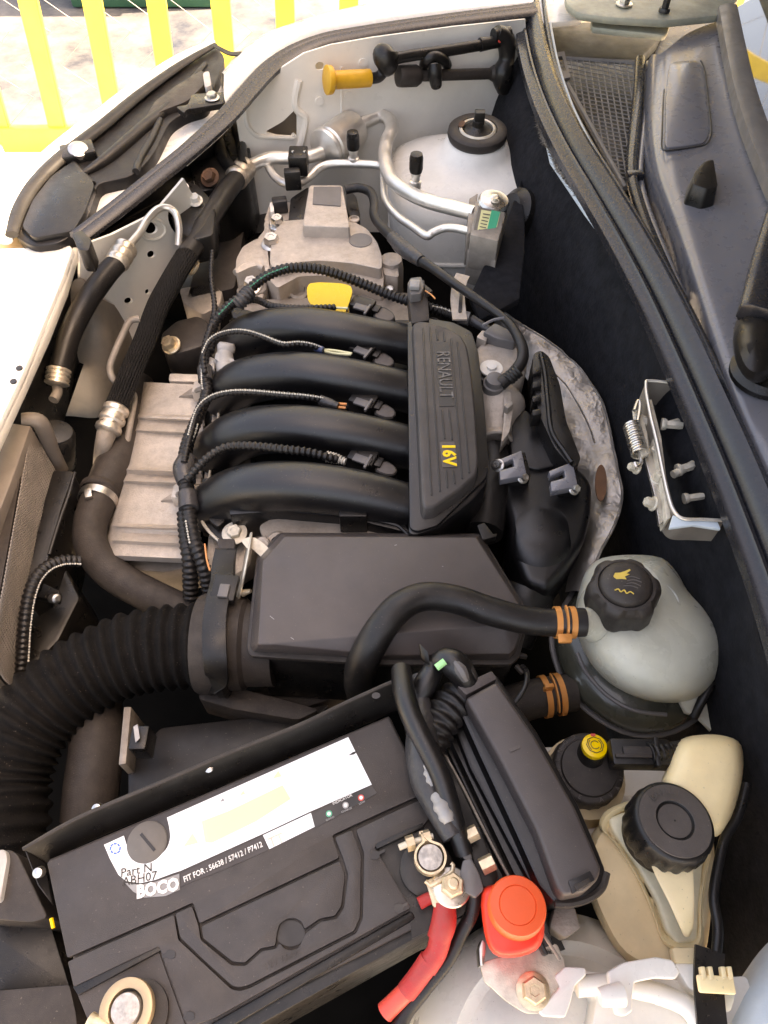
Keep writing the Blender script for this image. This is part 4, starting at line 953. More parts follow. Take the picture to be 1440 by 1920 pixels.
part('deep_panel', prism(PP(rpoly([(400, 400), (462, 352), (475, 380), (455, 440), (440, 540), (350, 560), (380, 450)], 8), -.12), .15), 'plasticd', lin, bevel=.006)
part('dark_column', prism(PP(rpoly([(455, 330), (500, 340), (500, 420), (440, 520), (430, 470), (460, 400)], 8), -.14), .15), 'print', lin, bevel=.006)
part('lower_shade_fill', prism(PP([(230, 600), (330, 560), (440, 560), (430, 720), (300, 730), (200, 780)], -.2), .1), 'deep', lin)
part('upper_shade_fill', prism(PP([(455, 200), (470, 320), (560, 330), (520, 400), (380, 560), (300, 560), (330, 420), (380, 280)], -.16), .2), 'deep', lin)
part('lower_shade_fill', prism(PP([(60, 700), (110, 700), (230, 760), (260, 640), (230, 860), (180, 960), (120, 960), (100, 860)], -.2), .1), 'deep', lin)
# ================================================================ airbox
ab = thing('airbox', 'wide black plastic airbox with flat cut-corner lid in front of the engine', 'airbox', tuple(W(720, 1130, -.16)))
zl = -.010
fl = [(534, 1006), (893, 1008), (984, 1150), (979, 1162), (940, 1172), (506, 1206), (484, 1208), (493, 1052)]
tp = [W(x, y, zl) for x, y in fl]
lowr = [W(482, 1216, -.022), W(720, 1229, -.024), W(955, 1226, -.024), W(966, 1216, -.022), W(982, 1163, -.013)]
v = tp + lowr
f = [(0, 1, 2, 3, 4, 5, 6, 7), (6, 5, 9, 8), (5, 4, 10, 9), (4, 11, 10), (4, 3, 12, 11)]
bt = [W(528, 1000, -.034), W(900, 1002, -.034), W(990, 1152, -.034), W(986, 1166, -.036), W(968, 1226, -.040), W(956, 1238, -.040), W(720, 1238, -.040), W(474, 1222, -.040), W(468, 1212, -.036), W(484, 1048, -.034)]
n0 = len(v); v += bt
top_ring = [0, 1, 2, 3, 12, 11, 10, 9, 8, 6, 7]
# stitch: outline vertices (11) to base (10)
pair = [0, 1, 2, 3, 4, 5, 5, 6, 7, 8, 9]
for i in range(11):
    j = (i + 1) % 11
    a, b = top_ring[i], top_ring[j]; p, q = n0 + pair[i], n0 + pair[j]
    f.append((a, p, q, b) if p != q else (a, p, b))
f.append(tuple(n0 + i for i in range(9, -1, -1)))
lid = part('lid', G(v, f), 'lidpl', ab, bevel=.0022, bseg=3, smooth=30)
rim = [(522, 998), (902, 1000), (994, 1152), (990, 1168), (974, 1232), (958, 1246), (720, 1246), (468, 1230), (462, 1212), (480, 1046)]
part('lid_rim', prism([W(x, y, -.038) for x, y in rpoly(rim, 8)], .006), 'plasticd', ab, bevel=.0012)
part('body', prism([W(x, y, -.046) for x, y in rpoly([(522, 1004), (900, 1006), (985, 1152), (966, 1236), (720, 1244), (470, 1226), (484, 1050)], 8)], .11, shrink=-.03), 'plastic', ab, bevel=.004)
for p_ in (((975, 1222), (988, 1226), (990, 1232), (974, 1230)), ((965, 1248), (978, 1262), (984, 1258), (972, 1244))):
    part('hinge_hook', prism([W(x, y, -.042) for x, y in p_], .006), 'plasticd', ab, bevel=.001)
part('guide_tab', prism(PP(rpoly([(895, 985), (908, 980), (925, 1002), (932, 1000), (930, 1006), (905, 1012)], 2), -.028), .008), 'plastic', ab, bevel=.001)
sc_ = G()
for (x, y, a, l_) in ((742, 1022, .3, 4), (548, 1197, -.6, 6), (510, 1158, -.7, 9), (830, 1062, .1, 2)):
    sc_ += box(W(x, y, zl + .0002), l_ * .0006, .0004, .0002, rot=a)
part('scuff_mark', sc_, 'ltgrey', lid)

# ================================================================ ribbed fabric intake duct
du = thing('intake_duct', 'fat ribbed black intake duct curving from the airbox to the lower left', 'air duct', tuple(W(200, 1250, -.2)))
dp = [(445, 1207, -.085), (400, 1208, -.085), (330, 1212, -.085), (262, 1222, -.085), (195, 1246, -.088), (130, 1284, -.092), (72, 1335, -.098), (30, 1395, -.104), (8, 1460, -.112), (0, 1540, -.12), (-10, 1620, -.13)]
part('bellows', tube([W(*p) for p in dp], [.0440, .0435, .043, .0425, .042, .042, .042, .043, .043, .044, .044], 44, k=10, corr=(.0128, .0048)), 'duct', du, smooth=60)
a, b = W(460, 1207, -.085), W(385, 1207, -.085)
part('collar', lathe(a, (a - b), [(.048, -.045), (.050, -.04), (.050, -.015), (.046, -.012), (.046, .0), (.042, .004), (.042, .03)], 44), 'rubberd', du)
part('collar_ring', lathe(W(425, 1207, -.085), (a - b), [(.049, -.006), (.053, -.003), (.053, .003), (.049, .006)], 44), 'plastic', du)
st = part('strap', sweep([W(424, 1030, -.052), W(418, 1060, -.048), W(416, 1090, -.040), W(409, 1120, -.032), W(403, 1160, -.030), W(402, 1200, -.030), W(404, 1240, -.040), W(408, 1275, -.062), W(412, 1290, -.085)],
                        [(-.011, -.001), (-.011, .002), (.011, .002), (.011, -.001)], 4), 'plastic', du, bevel=.0006)
part('buckle', box(W(422, 1104, -.034), .024, .028, .008, rot=-.1), 'plastic', st, bevel=.0015)
part('buckle_slot', box(W(420, 1108, -.029), .010, .014, .004, rot=-.1), 'greypl', st, bevel=.001)
part('strap_tail', prism(PP(rpoly([(408, 1010), (440, 1010), (438, 1085), (412, 1085)], 3), -.050), .01), 'plasticd', du, bevel=.0015)
part('blue_tag', prism(PP(rpoly([(397, 1106), (403, 1105), (408, 1114), (402, 1121)], 2), -.060), .003), mat('sky_blue_tag', (.15, .45, .85), .4, bump=0), du)
fd = thing('round_metal_flange', 'thin round metal flange with worn edge standing left of the airbox lid', 'flange', tuple(W(455, 1070, -.1)))
dN = Vector((-.96, .05, .28)).normalized(); X_, Y_, A_ = basis(dN); cD = W(457, 1070, -.065)
part('disc', lathe(cD, dN, [(.001, -.001), (.040, -.001), (.041, .000), (.040, .0012), (.001, .0012)], 40, cap0=False, cap1=False), 'galv', fd)
part('arm', sweep(PP([(458, 1022), (470, 1017), (485, 1026), (500, 1040)], -.038), [(-.006, -.001), (-.006, .001), (.006, .001), (.006, -.001)], 4), 'galv', fd)
part('pin', tube([W(455, 1112, -.05), W(470, 1108, -.045)], [.004, .002], 10), 'zinc', fd)

# ================================================================ hoses
def hose(name, pts, r, m, label, cat='hose', seg=18, **k):
    xs = sum((W(*p) for p in pts), Vector()) / len(pts)
    t = thing(name, label, cat, (xs.x, xs.y, min(W(*p).z for p in pts) - .01))
    part('hose_wall', tube([W(*p) for p in pts], r, seg, **k), m, t, smooth=60)
    return t
def clampband(parent, c, axis, r, w=.018, m='orange', tabs=True, up=Vector((0, 0, 1))):
    A = Vector(axis).normalized()
    for s in (-1, 1):
        part('clamp_ring', lathe(c + A * s * w * .36, A, [(r, -w * .14), (r + .0016, -w * .14), (r + .0016, w * .14), (r, w * .14)], 32, cap0=False, cap1=False), m, parent)
    S = A.cross(up).normalized()
    U = S.cross(A).normalized()
    g = sweep([c + U * (r + .001) * math.cos(t) + S * (r + .001) * math.sin(t) for t in [x * .25 for x in range(-4, 5)]], [(-w * .16, -.0006), (-w * .16, .001), (w * .16, .001), (w * .16, -.0006)], 1, up=A)
    part('clamp_bridge', g, m, parent)
h = hose('coolant_return_hose', [(690, 1330, -.14), (676, 1295, -.09), (674, 1262, -.045), (690, 1220, -.012), (720, 1170, .006), (755, 1134, .012), (800, 1118, .012), (855, 1124, .010), (920, 1146, .006), (980, 1162, .002), (1030, 1167, .0), (1080, 1168, .0)],
         [.0145, .0145, .0145, .0145, .0140, .0135, .0130, .0130, .0130, .0125, .0125, .0125], 'rubber', 'thick black bent hose crossing the airbox lid to the coolant tank')
c = W(1058, 1167, .0)
clampband(h, c, (1, 0, 0), .0128, .018, up=Vector((0, -.3, 1)))
part('clamp_tab', prism(PP(rpoly([(1046, 1188), (1073, 1188), (1073, 1204), (1048, 1204)], 3), .010), .003), 'orange', h, bevel=.0008)
part('shiny_wrap', lathe(W(1040, 1167, .0), (1, 0, 0), [(.0126, 0), (.0129, .001), (.0129, .026), (.0126, .027)], 28), 'print', h)
h = hose('lower_tank_hose', [(900, 1345, -.13), (960, 1322, -.12), (1010, 1308, -.115), (1075, 1298, -.115)], [.020, .020, .019, .019], 'rubberd', 'dusty brown hose with orange clamp entering the underside of the coolant tank')
clampband(h, W(1034, 1304, -.115), (W(1075, 1298, -.115) - W(1010, 1308, -.115)), .0195, .020, up=Vector((0, -.2, 1)))
part('clamp_ear', box(W(1028, 1290, -.092), .009, .004, .014, rot=.1), 'orange', h, bevel=.0008)
h = hose('radiator_hose', [(262, 720, -.15), (245, 790, -.135), (222, 860, -.125), (190, 928, -.118), (170, 985, -.118), (176, 1035, -.118), (215, 1078, -.120), (265, 1108, -.125), (330, 1140, -.13), (400, 1160, -.14)],
         [.020, .0235, .0245, .0215, .0195, .0190, .0190, .0190, .0190, .0190], 'rubberd', 'large dusty radiator hose with a shiny steel band bending below the cast cover')
ax = (W(222, 860, -.125) - W(190, 928, -.118)).normalized()
part('steel_band', lathe(W(184, 938, -.118), ax, [(.0215, -.005), (.0232, -.005), (.0232, .005), (.0215, .005)], 36, cap0=False, cap1=False), 'steel', h)
part('band_screw', box(W(166, 926, -.094), .008, .013, .006, rot=.3), 'steel', h, bevel=.001)
part('hose_sleeve_edge', lathe(W(186, 928, -.118), ax, [(.0225, 0), (.0245, .002), (.0245, .008), (.023, .010)], 36, cap0=False, cap1=False), 'rubberd', h)
h = hose('upper_ac_hose', [(446, 333, -.035), (425, 358, -.030), (398, 400, -.026), (366, 455, -.026), (338, 500, -.03), (318, 535, -.04), (296, 575, -.05), (272, 640, -.065), (245, 700, -.075), (218, 765, -.080)],
         [.0140, .0150, .0155, .0150, .0135, .0130, .0128, .0125, .0120, .0120], 'rubber', 'long black hose in a ribbed sleeve running from far crimp down to the lower crimp')
h.children[0].data.materials[0] = M['rubber']
slv = part('ribbed_sleeve', tube([W(*p) for p in ((352, 478, -.026), (335, 505, -.028), (316, 538, -.036), (296, 576, -.046), (272, 640, -.062), (246, 700, -.072), (220, 762, -.078))], [.0140, .0145, .0152, .0146, .0138, .0132, .0130], 40, flat=.9), 'sleeve', h, smooth=25)
# long ridges along the sleeve
sp0 = [W(*p) for p in ((350, 480, -.026), (335, 505, -.028), (316, 538, -.036), (296, 576, -.046), (272, 640, -.062), (246, 700, -.072), (220, 762, -.078))]
for k in range(13):
    an = math.pi * (k + .5) / 13
    part('ridge', tube(sp0, .0013, 5, off=(.0142 * math.cos(an) * 1.0, .0134 * math.sin(an) * .92), k=5), 'sleeve', h)
def crimp(parent, a, b, r, rings=3, m='pipe'):
    ax = b - a; L = ax.length; prof = [(r * .8, 0)]
    for i in range(rings):
        o = L * (i + .1) / rings
        prof += [(r * .92, o), (r * 1.06, o + L / rings * .25), (r * 1.06, o + L / rings * .6), (r * .92, o + L / rings * .8)]
    prof += [(r * .7, L)]
    return part('crimp', lathe(a, ax, prof, 28), m, parent)
crimp(h, W(440, 338, -.035), W(462, 312, -.038), .0168, 3, 'crimp')
crimp(h, W(221, 760, -.080), W(200, 812, -.090), .0150, 3, 'crimp')
h2 = hose('silver_lower_pipe', [(200, 812, -.092), (193, 838, -.10), (188, 880, -.14)], [.012, .010, .009], 'alud', 'short aluminium pipe below the crimped end of the ribbed hose', 'pipe')
h = hose('small_ac_hose', [(222, 490, .012), (195, 520, .004), (160, 570, -.010), (132, 625, -.024), (112, 692, -.040)], [.0130, .0135, .0135, .0135, .0120], 'rubber', 'short black hose between two silver crimps along the inner front panel')
crimp(h, W(217, 496, .012), W(238, 462, .014), .0140, 3, 'crimp')
crimp(h, W(111, 690, -.040), W(106, 722, -.050), .0135, 4, 'crimp')
part('end_fitting', T3([(106, 720), (108, 735), (100, 750)], .006, -.055, seg=10), 'alud', h)
h = hose('looped_pipe', [(238, 464, .014), (262, 436, .014), (276, 412, .016), (296, 392, .018), (316, 390, .016), (330, 402, .010), (336, 430, -.004), (334, 460, -.02)], [.0048] * 8, 'pipe', 'slim metal pipe looping over from the crimp above the holed panel', 'pipe')
h = hose('bent_steel_pipe', [(262, 598, -.045), (244, 602, -.045), (230, 628, -.052), (214, 664, -.062), (206, 690, -.07), (212, 712, -.078), (225, 720, -.09)], [.0044] * 7, 'alud', 'thin brassy bent pipe behind the ribbed sleeve', 'pipe')
h = hose('looped_small_tube', [(238, 830, -.11), (245, 790, -.10), (252, 748, -.10), (246, 735, -.10), (238, 745, -.105)], [.004] * 5, 'alud', 'thin grey looped tube beside the ribbed cover edge', 'pipe')

# ================================================================ aluminium A/C pipework at the far side
ac = thing('ac_suction_pipe', 'thick silver pipe from the far crimp through the muffler can to the expansion valve', 'pipe', tuple(W(700, 330, -.06)))
part('pipe_run', tube([W(*p) for p in ((458, 318, -.038), (485, 304, -.036), (510, 296, -.034), (545, 296, -.034), (580, 294, -.034), (604, 286, -.034))], .0098, 16), 'pipe', ac)
part('pipe_run', tube([W(*p) for p in ((664, 236, -.03), (690, 226, -.028), (712, 218, -.026), (728, 224, -.024), (734, 242, -.022), (724, 268, -.020), (722, 300, -.018), (734, 336, -.016), (765, 360, -.012), (805, 378, -.008), (850, 390, -.004), (890, 400, .0))], .0102, 18, k=8), 'pipe', ac)
a, b = W(604, 284, -.034), W(668, 238, -.03)
ax = b - a; Lc = ax.length
part('muffler_can', lathe(a, ax, [(.010, -.003), (.022, .002), (.0300, .006), (.0315, .010), (.0300, .013), (.0290, .016), (.0310, .019), (.0295, .022), (.0300, .03), (.0300, Lc * .86), (.0270, Lc * .95), (.012, Lc), (.010, Lc + .002)], 40), 'pipe', ac)
part('clamp_block', box(W(560, 302, -.018), .028, .034, .03, rot=.0), 'plastic', ac, bevel=.002)
part('clamp_block', box(W(549, 336, -.028), .024, .014, .03, rot=.1), 'plastic', ac, bevel=.002)
for x in (549, 571): part('screw', lathe(W(x, 284, -.002), (0, 0, 1), [(.0025, 0), (.002, .001)], 10), 'steel', ac)
for c_, zb in (((663, 272), -.022), ((779, 316), .004)):
    vt = thing('service_valve', 'black capped service valve on the thin upper pipe' if c_[0] == 663 else 'black capped service valve on the bright pipe over the white tower', 'valve', tuple(W(c_[0], c_[1] + 25, zb)), 'service valves on the aluminium pipes')
    base = W(c_[0], c_[1] + 28, zb - .012)
    part('stem', lathe(base, (0, 0, 1), [(.0085, -.006), (.0085, .004), (.0062, .005), (.0062, .012), (.0075, .013), (.0075, .018), (.006, .022)], 20), 'pipe', vt)
    part('cap', lathe(base + Vector((0, 0, .018)), (0, 0, 1), [(.0088, 0), (.0094, .004), (.0094, .020), (.0084, .026), (.005, .027)], 24, lobes=(12, .0004, 1, 2)), 'plastic', vt)
ac2 = thing('ac_liquid_pipe', 'thin silver pipe running below the thick pipe to the expansion valve', 'pipe', tuple(W(700, 380, -.08)))
part('pipe_run', tube([W(*p) for p in ((500, 305, -.045), (512, 328, -.045), (532, 343, -.045), (556, 344, -.045), (578, 334, -.043), (598, 316, -.040), (620, 308, -.038), (660, 307, -.038), (700, 309, -.038), (722, 312, -.04))], .0062, 14, k=8), 'pipe', ac2)
part('pipe_run', tube([W(*p) for p in ((718, 262, -.036), (719, 320, -.036), (722, 372, -.036), (742, 402, -.034), (772, 424, -.030), (799, 442, -.024), (812, 436, -.020), (832, 428, -.016), (855, 428, -.012), (882, 434, -.010))], .0056, 14, k=8), 'pipe', ac2)
tx = thing('expansion_valve', 'grey block expansion valve with round metal top and green striped label', 'valve', tuple(W(915, 430, -.06)))
bx = [(894, 372), (905, 360), (955, 372), (958, 392), (940, 452), (936, 476), (884, 462), (886, 430)]
part('block', prism(PP([(892, 376), (952, 388), (934, 452), (882, 440)], .010), .05), 'alud', tx, bevel=.0015)
fN = Vector((.18, -.75, .62)).normalized(); fO = W(912, 425, .008)
part('front_plate', curveplate([[(898, 388), (946, 398), (932, 452), (886, 442)]], fO + fN * .006, fN, .008), 'alud', tx, bevel=.001)
part('paper_label', curveplate([[(903, 393), (938, 400), (927, 446), (894, 438)]], fO + fN * .0068, fN, .0008), 'paleyellow', tx)
part('green_stripe', curveplate([[(922, 394), (938, 397), (926, 444), (911, 442)]], fO + fN * .0076, fN, .0008), 'green', tx)
fX = (hit(927, 446, fO + fN * .008, fN) - hit(940, 400, fO + fN * .008, fN))
part('print_bars', text('TXV 134', hit(907, 416, fO + fN * .008, fN), -fX, fN, .007, .0003) if 0 else curveplate([[(906 - i, 400 + i * 6), (919 - i, 402 + i * 6), (919 - i, 404 + i * 6), (906 - i, 402 + i * 6)] for i in range(6)][0:1], fO + fN * .0078, fN, .0004), 'greypl', tx)
for i in range(1, 6):
    part('print_bars', curveplate([[(906 - i * 1.6, 400 + i * 6), (918 - i * 1.6, 402.5 + i * 6), (918 - i * 1.6, 404 + i * 6), (906 - i * 1.6, 401.6 + i * 6)]], fO + fN * .0078, fN, .0004), 'greypl', tx)
part('power_head', lathe(W(926, 378, .018), (.1, -.1, 1), [(.020, -.012), (.021, -.004), (.0215, .0), (.019, .004), (.008, .006), (.005, .009), (.002, .010)], 36), 'steel', tx)
part('head_screw', hexbolt(W(928, 376, .025), (.1, -.1, 1), .004, .004), 'galv', tx)
part('side_plate', prism(PP([(880, 372), (896, 362), (884, 436), (876, 438)], .004), .05), 'alud', tx, bevel=.001)
part('lower_body', prism(PP([(880, 446), (936, 462), (930, 490), (876, 472)], -.020), .05), 'alud', tx, bevel=.0015)
gr = solo('bulkhead_grommet', lathe(W(965, 395, -.05), (-.8, -.3, .5), [(.034, -.03), (.033, 0), (.026, .006), (.022, .012), (.012, .014)], 32), 'plastic', 'dark rubber bulkhead grommet behind the expansion valve', 'grommet')

# ================================================================ tools clipped to the inner wing
Oc = Ow + Nw * .028
def onW(px, py, off=0.0): return hit(px, py, Oc + Nw * off, Nw)
ck = thing('jack_crank', 'cranked black steel bar with a yellow plastic grip clipped along the inner wing', 'crank handle', tuple(onW(700, 150)))
part('grip', tube([onW(612, 150), onW(622, 150), onW(626, 150), (onW(660, 148)), onW(694, 146)], [.020, .0190, .0125, .0125, .0125], 24, smooth=False), 'yellowd', ck, bevel=.001)
part('bar', tube([onW(694, 147), onW(710, 144), onW(722, 130), onW(732, 115), onW(760, 106), onW(850, 93), onW(935, 79)], .0082, 14), 'plastic', ck)
part('bar_end', tube([onW(900, 84), onW(942, 76)], [.010, .0085], 14), 'plastic', ck)
part('red_dot', lathe(onW(937, 76, .010), Nw, [(.003, -.003), (.003, .001)], 10), 'redp', ck)
wr = thing('wheel_wrench', 'straight black wheel wrench with socket ends clipped under the crank bar', 'wrench', tuple(onW(850, 145)))
part('socket', tube([onW(746, 143), onW(754, 143), onW(780, 142), onW(788, 141)], [.0145, .0155, .0155, .0115], 24, smooth=False), 'plasticd', wr, bevel=.001)
part('shaft', tube([onW(786, 142), onW(925, 138)], .0082, 16), 'plasticd', wr)
part('socket', tube([onW(918, 138), onW(926, 138), onW(950, 137)], [.0085, .0125, .0125], 24, smooth=False), 'plasticd', wr, bevel=.001)
tcz = thing('tool_clips', 'black rubber tool clips holding both bars on the inner wing', 'clip', tuple(onW(850, 150, -.02)))
part('clip', tube([onW(725, 88, -.004), onW(722, 100, .0), onW(726, 120, .004), onW(722, 134, -.01)], [.010, .019, .017, .008], 18), 'plastic', tcz)
part('clip', tube([onW(795, 122, -.01), onW(800, 112, .004), onW(816, 106, .008), onW(832, 112, .004), onW(838, 122, -.01)], .008, 12), 'plastic', tcz)
part('clip', tube([onW(815, 120, .010), onW(816, 140, .014), onW(818, 160, .008)], [.010, .011, .009], 14), 'plastic', tcz)
part('clip', tube([onW(930, 62, .0), onW(948, 75, .0), onW(950, 110, .002), onW(942, 140, .006), onW(945, 168, .0)], [.012, .015, .013, .017, .012], 18), 'plastic', tcz)
part('clip', tube([onW(925, 68, .0), onW(955, 64, .0)], .011, 14), 'plastic', tcz)

# ================================================================ coolant expansion tank
tk = thing('coolant_tank', 'milky pear-shaped coolant tank with dark fluid and black knobbed cap', 'coolant tank', tuple(W(1205, 1220, -.22)))
up_o = [(1088, 1100), (1102, 1066), (1130, 1046), (1185, 1040), (1240, 1046), (1270, 1072), (1290, 1106), (1322, 1136), (1350, 1168), (1362, 1205), (1356, 1245), (1335, 1285), (1300, 1312), (1245, 1318), (1190, 1306), (1142, 1280), (1108, 1245), (1086, 1200), (1078, 1150)]
def ringo(outl, z, s, cx, cy, k=3):
    return [W(cx + (p[0] - cx) * s, cy + (p[1] - cy) * s, z) for p in catmull([tuple(map(float, p)) for p in outl], k, closed=True)]
rg = [ringo(up_o, z, s, 1195, 1180) for z, s in ((-.12, 1.0), (-.085, 1.0), (-.070, .985), (-.056, .95), (-.043, .89), (-.032, .80), (-.024, .68), (-.018, .52), (-.014, .34), (-.012, .15))]
part('upper_shell', loft(rg), 'milk', tk, smooth=70)
lo_o = [(1078, 1110), (1120, 1062), (1200, 1050), (1270, 1085), (1325, 1140), (1364, 1200), (1362, 1262), (1325, 1325), (1262, 1368), (1190, 1374), (1125, 1346), (1073, 1298), (1044, 1238), (1040, 1180)]
rg = [ringo(lo_o, z, s, 1200, 1200) for z, s in ((-.22, .55), (-.20, .78), (-.165, .93), (-.12, 1.0), (-.108, .985), (-.100, .94), (-.092, .84), (-.084, .6))]
part('lower_shell', loft(rg), 'coolant', tk, smooth=70)
so = [Vector(p) for p in ringo(lo_o, -.118, 1.015, 1200, 1200)]
part('weld_seam', tube(so + [so[0]], .0032, 8, smooth=False, flat=.6), 'greypl', tk)
part('seam_ring', tube([W(*p, -.088) for p in [(1082, 1225), (1100, 1262), (1140, 1305), (1190, 1332), (1250, 1340)]], .0022, 8), 'greypl', tk)
part('mould_ridge', tube([W(*p) for p in ((1250, 1098, -.030), (1268, 1118, -.031), (1275, 1150, -.029), (1262, 1190, -.026))], .0012, 8), 'milk', tk)
part('inlet_spigot', tube([W(1072, 1168, .0), W(1096, 1168, -.012), W(1125, 1172, -.035)], [.0115, .0135, .020], 20), 'milk', tk)
part('filler_neck', lathe(W(1172, 1118, -.03), (-.05, .0, 1), [(.034, -.02), (.030, .0), (.029, .02)], 36), 'milk', tk)
cc = W(1170, 1104, .012); cax = Vector((-.10, .02, 1)).normalized()
cap = part('pressure_cap', lathe(cc, cax, [(.91 * r_, h_) for r_, h_ in [(.0335, -.026), (.0345, -.022), (.0345, -.004), (.0335, .002), (.0300, .006), (.0290, .0075), (.0262, .0078), (.0250, .006), (.0245, .0095), (.0225, .0125), (.0140, .0140), (.001, .0142)]], 96, lobes=(6, .0014, 0, 4), ang0=.25), 'plasticd', tk, smooth=50)
ci = cc + cax * .0143
Xc = Vector((1, -.18, 0))
M['goldprint'] = mat('gold_print', (0.62, 0.42, 0.08), 0.45, bump=0)
hand = [(-12, 3), (-10, 8), (-4, 9), (2, 12), (8, 16), (9, 14), (4, 9), (8, 8), (2, 4), (4, 0), (-2, 0), (-8, -1), (-11, 1)]
Xn = (Xc - cax * Xc.dot(cax)).normalized(); Yn = cax.cross(Xn)
part('warning_symbol', prism([ci + Xn * (x - 4) * .00070 + Yn * (y + 2) * .00070 for x, y in hand], .0006), 'goldprint', cap)
part('warning_symbol', tube([ci + Xn * x * .001 + Yn * y * .001 + cax * .0002 for x, y in ((-10, -11), (-7, -9.5), (-5, -12), (-2, -10), (0, -13), (3, -11), (6, -13))], .0006, 6), 'goldprint', cap)
for k, q in enumerate((((0, 4), (6, 6), (14, 4)), ((1, 0), (8, 2), (16, 0)), ((0, -4), (7, -2), (15, -5)), ((-3, -7), (5, -6), (12, -8)))):
    part('warning_symbol', tube([ci + Xn * x * .0008 + Yn * y * .0008 for x, y in q], .0005, 6), 'capface', cap)
part('bracket_web', prism([W(1300, 1270, -.09), W(1362, 1262, -.10), W(1368, 1330, -.11), W(1355, 1360, -.11), W(1340, 1375, -.11), W(1310, 1345, -.10), W(1318, 1325, -.10)], .006), 'milk', tk, bevel=.001)
part('drip_spike', prism([W(1272, 1308, -.075), W(1312, 1300, -.075), W(1296, 1338, -.085), W(1285, 1334, -.085)], .006), 'milk', tk, bevel=.001)
hose('thin_rubber_strap', [(1300, 1345, -.09), (1318, 1310, -.078), (1338, 1280, -.075), (1362, 1262, -.09)], [.0045] * 4, 'plastic', 'thin black rubber strap beside the translucent tank bracket', 'strap')

# ================================================================ brake fluid cap with sensor
bf = thing('brake_fluid_cap', 'black brake fluid reservoir cap with yellow button and level sensor plug', 'reservoir cap', tuple(W(1100, 1445, -.12)))
bc = W(1104, 1440, -.054)
part('reservoir_neck', lathe(bc - Vector((0, .002, .02)), (0, 0, 1), [(.040, -.05), (.036, .0)], 32), 'creamd', bf)
part('cap', lathe(bc, (0, -.06, 1), [(.93 * r_, h_) for r_, h_ in [(.0325, -.026), (.0335, -.022), (.0330, -.006), (.0322, .0), (.0300, .002), (.0265, .002), (.0255, .0045), (.0190, .0055), (.001, .0056)]], 72, lobes=(24, .0004, 0, 2)), 'plasticd', bf, smooth=50)
for k, ch in enumerate('CONTROLE AVANT'):
    an = math.pi * (.62 + k * .105); r_ = .0278
    if ch == ' ': continue
    o_ = bc + Vector((math.cos(an) * r_, math.sin(an) * r_, .0032))
    part('raised_letter', text(ch, o_, (-math.sin(an), math.cos(an), 0), (0, 0, 1), .0052, .0004), 'capface', bf.children[1])
part('turret', lathe(bc + Vector((.002, .010, .004)), (.0, .12, 1), [(.0120, 0), (.0116, .010), (.010, .013)], 28), 'plastic', bf)
yb = bc + Vector((.002, .0120, .019))
part('test_button', lathe(yb, (.0, .12, 1), [(.0098, -.004), (.0108, -.001), (.0105, .003), (.0085, .0042), (.001, .0044)], 32), 'yellow', bf)
ya = Vector((.0, .12, 1)).normalized(); X2, Y2, _ = basis(ya); yo = yb + ya * .0047
def arcl(r, a0, a1, n=12): return [yo + (X2 * math.cos(a0 + (a1 - a0) * i / n) + Y2 * math.sin(a0 + (a1 - a0) * i / n)) * r for i in range(n + 1)]
for pts in (arcl(.0036, .6, 5.7), arcl(.0054, 2.3, 4.0), arcl(.0054, -.85, .85), arcl(.0072, 0, 6.28, 8)):
    part('brake_symbol', tube(pts, .00032, 5, smooth=False), 'plasticd', bf)
part('red_mark', box(yo + Y2 * .0090 - ya * .0006, .004, .0022, .0008), 'redp', bf)
part('sensor_plug', box(W(1198, 1415, -.030), .050, .022, .018, rot=-.02), 'plastic', bf, bevel=.002)
part('plug_latch', box(W(1195, 1408, -.019), .024, .007, .004, rot=-.02), 'plasticd', bf, bevel=.001)
part('plug_latch', box(W(1188, 1418, -.019), .030, .003, .004, rot=-.02), 'plasticd', bf, bevel=.0008)
part('plug_rib', box(W(1230, 1412, -.022), .004, .024, .010, rot=-.1), 'plastic', bf, bevel=.0008)
part('plug_tail', tube([W(1215, 1415, -.024), W(1250, 1410, -.028), W(1290, 1400, -.045)], [.010, .008, .006], 14, corr=(.005, .0012)), 'plastic', bf)

# ================================================================ cream reservoir
rsv = thing('washer_reservoir', 'cream plastic fluid reservoir with big black screw cap at lower right', 'reservoir', tuple(W(1250, 1620, -.22)))
bo = [(1262, 1408), (1278, 1386), (1310, 1378), (1350, 1378), (1384, 1390), (1394, 1420), (1390, 1470), (1372, 1530), (1345, 1568), (1290, 1560), (1262, 1500), (1240, 1470), (1250, 1440)]
part('rear_chamber', loft([ringo(bo, z, s, 1325, 1465) for z, s in ((-.18, .95), (-.06, 1.0), (-.030, .985), (-.018, .94), (-.010, .86), (-.006, .72), (-.005, .4))]), 'cream', rsv, smooth=70)
mo = [(1128, 1530), (1150, 1512), (1200, 1500), (1290, 1520), (1336, 1560), (1330, 1620), (1318, 1700), (1318, 1765), (1300, 1786), (1262, 1782), (1240, 1762), (1222, 1710), (1190, 1640), (1150, 1580), (1124, 1552)]
lw = [(1104, 1580), (1130, 1540), (1200, 1500), (1300, 1520), (1338, 1570), (1334, 1700), (1322, 1790), (1300, 1820), (1230, 1825), (1170, 1800), (1130, 1740), (1100, 1660)]
part('lower_body', loft([ringo(lw, z, s, 1225, 1660) for z, s in ((-.26, .9), (-.16, 1.0), (-.085, 1.0), (-.062, .97), (-.050, .90))]), 'creamd', rsv, smooth=60)
part('upper_flange', loft([ringo(mo, z, s, 1240, 1620) for z, s in ((-.075, .98), (-.056, 1.0), (-.046, .985), (-.042, .95), (-.044, .90), (-.050, .86))]), 'cream', rsv, smooth=60)
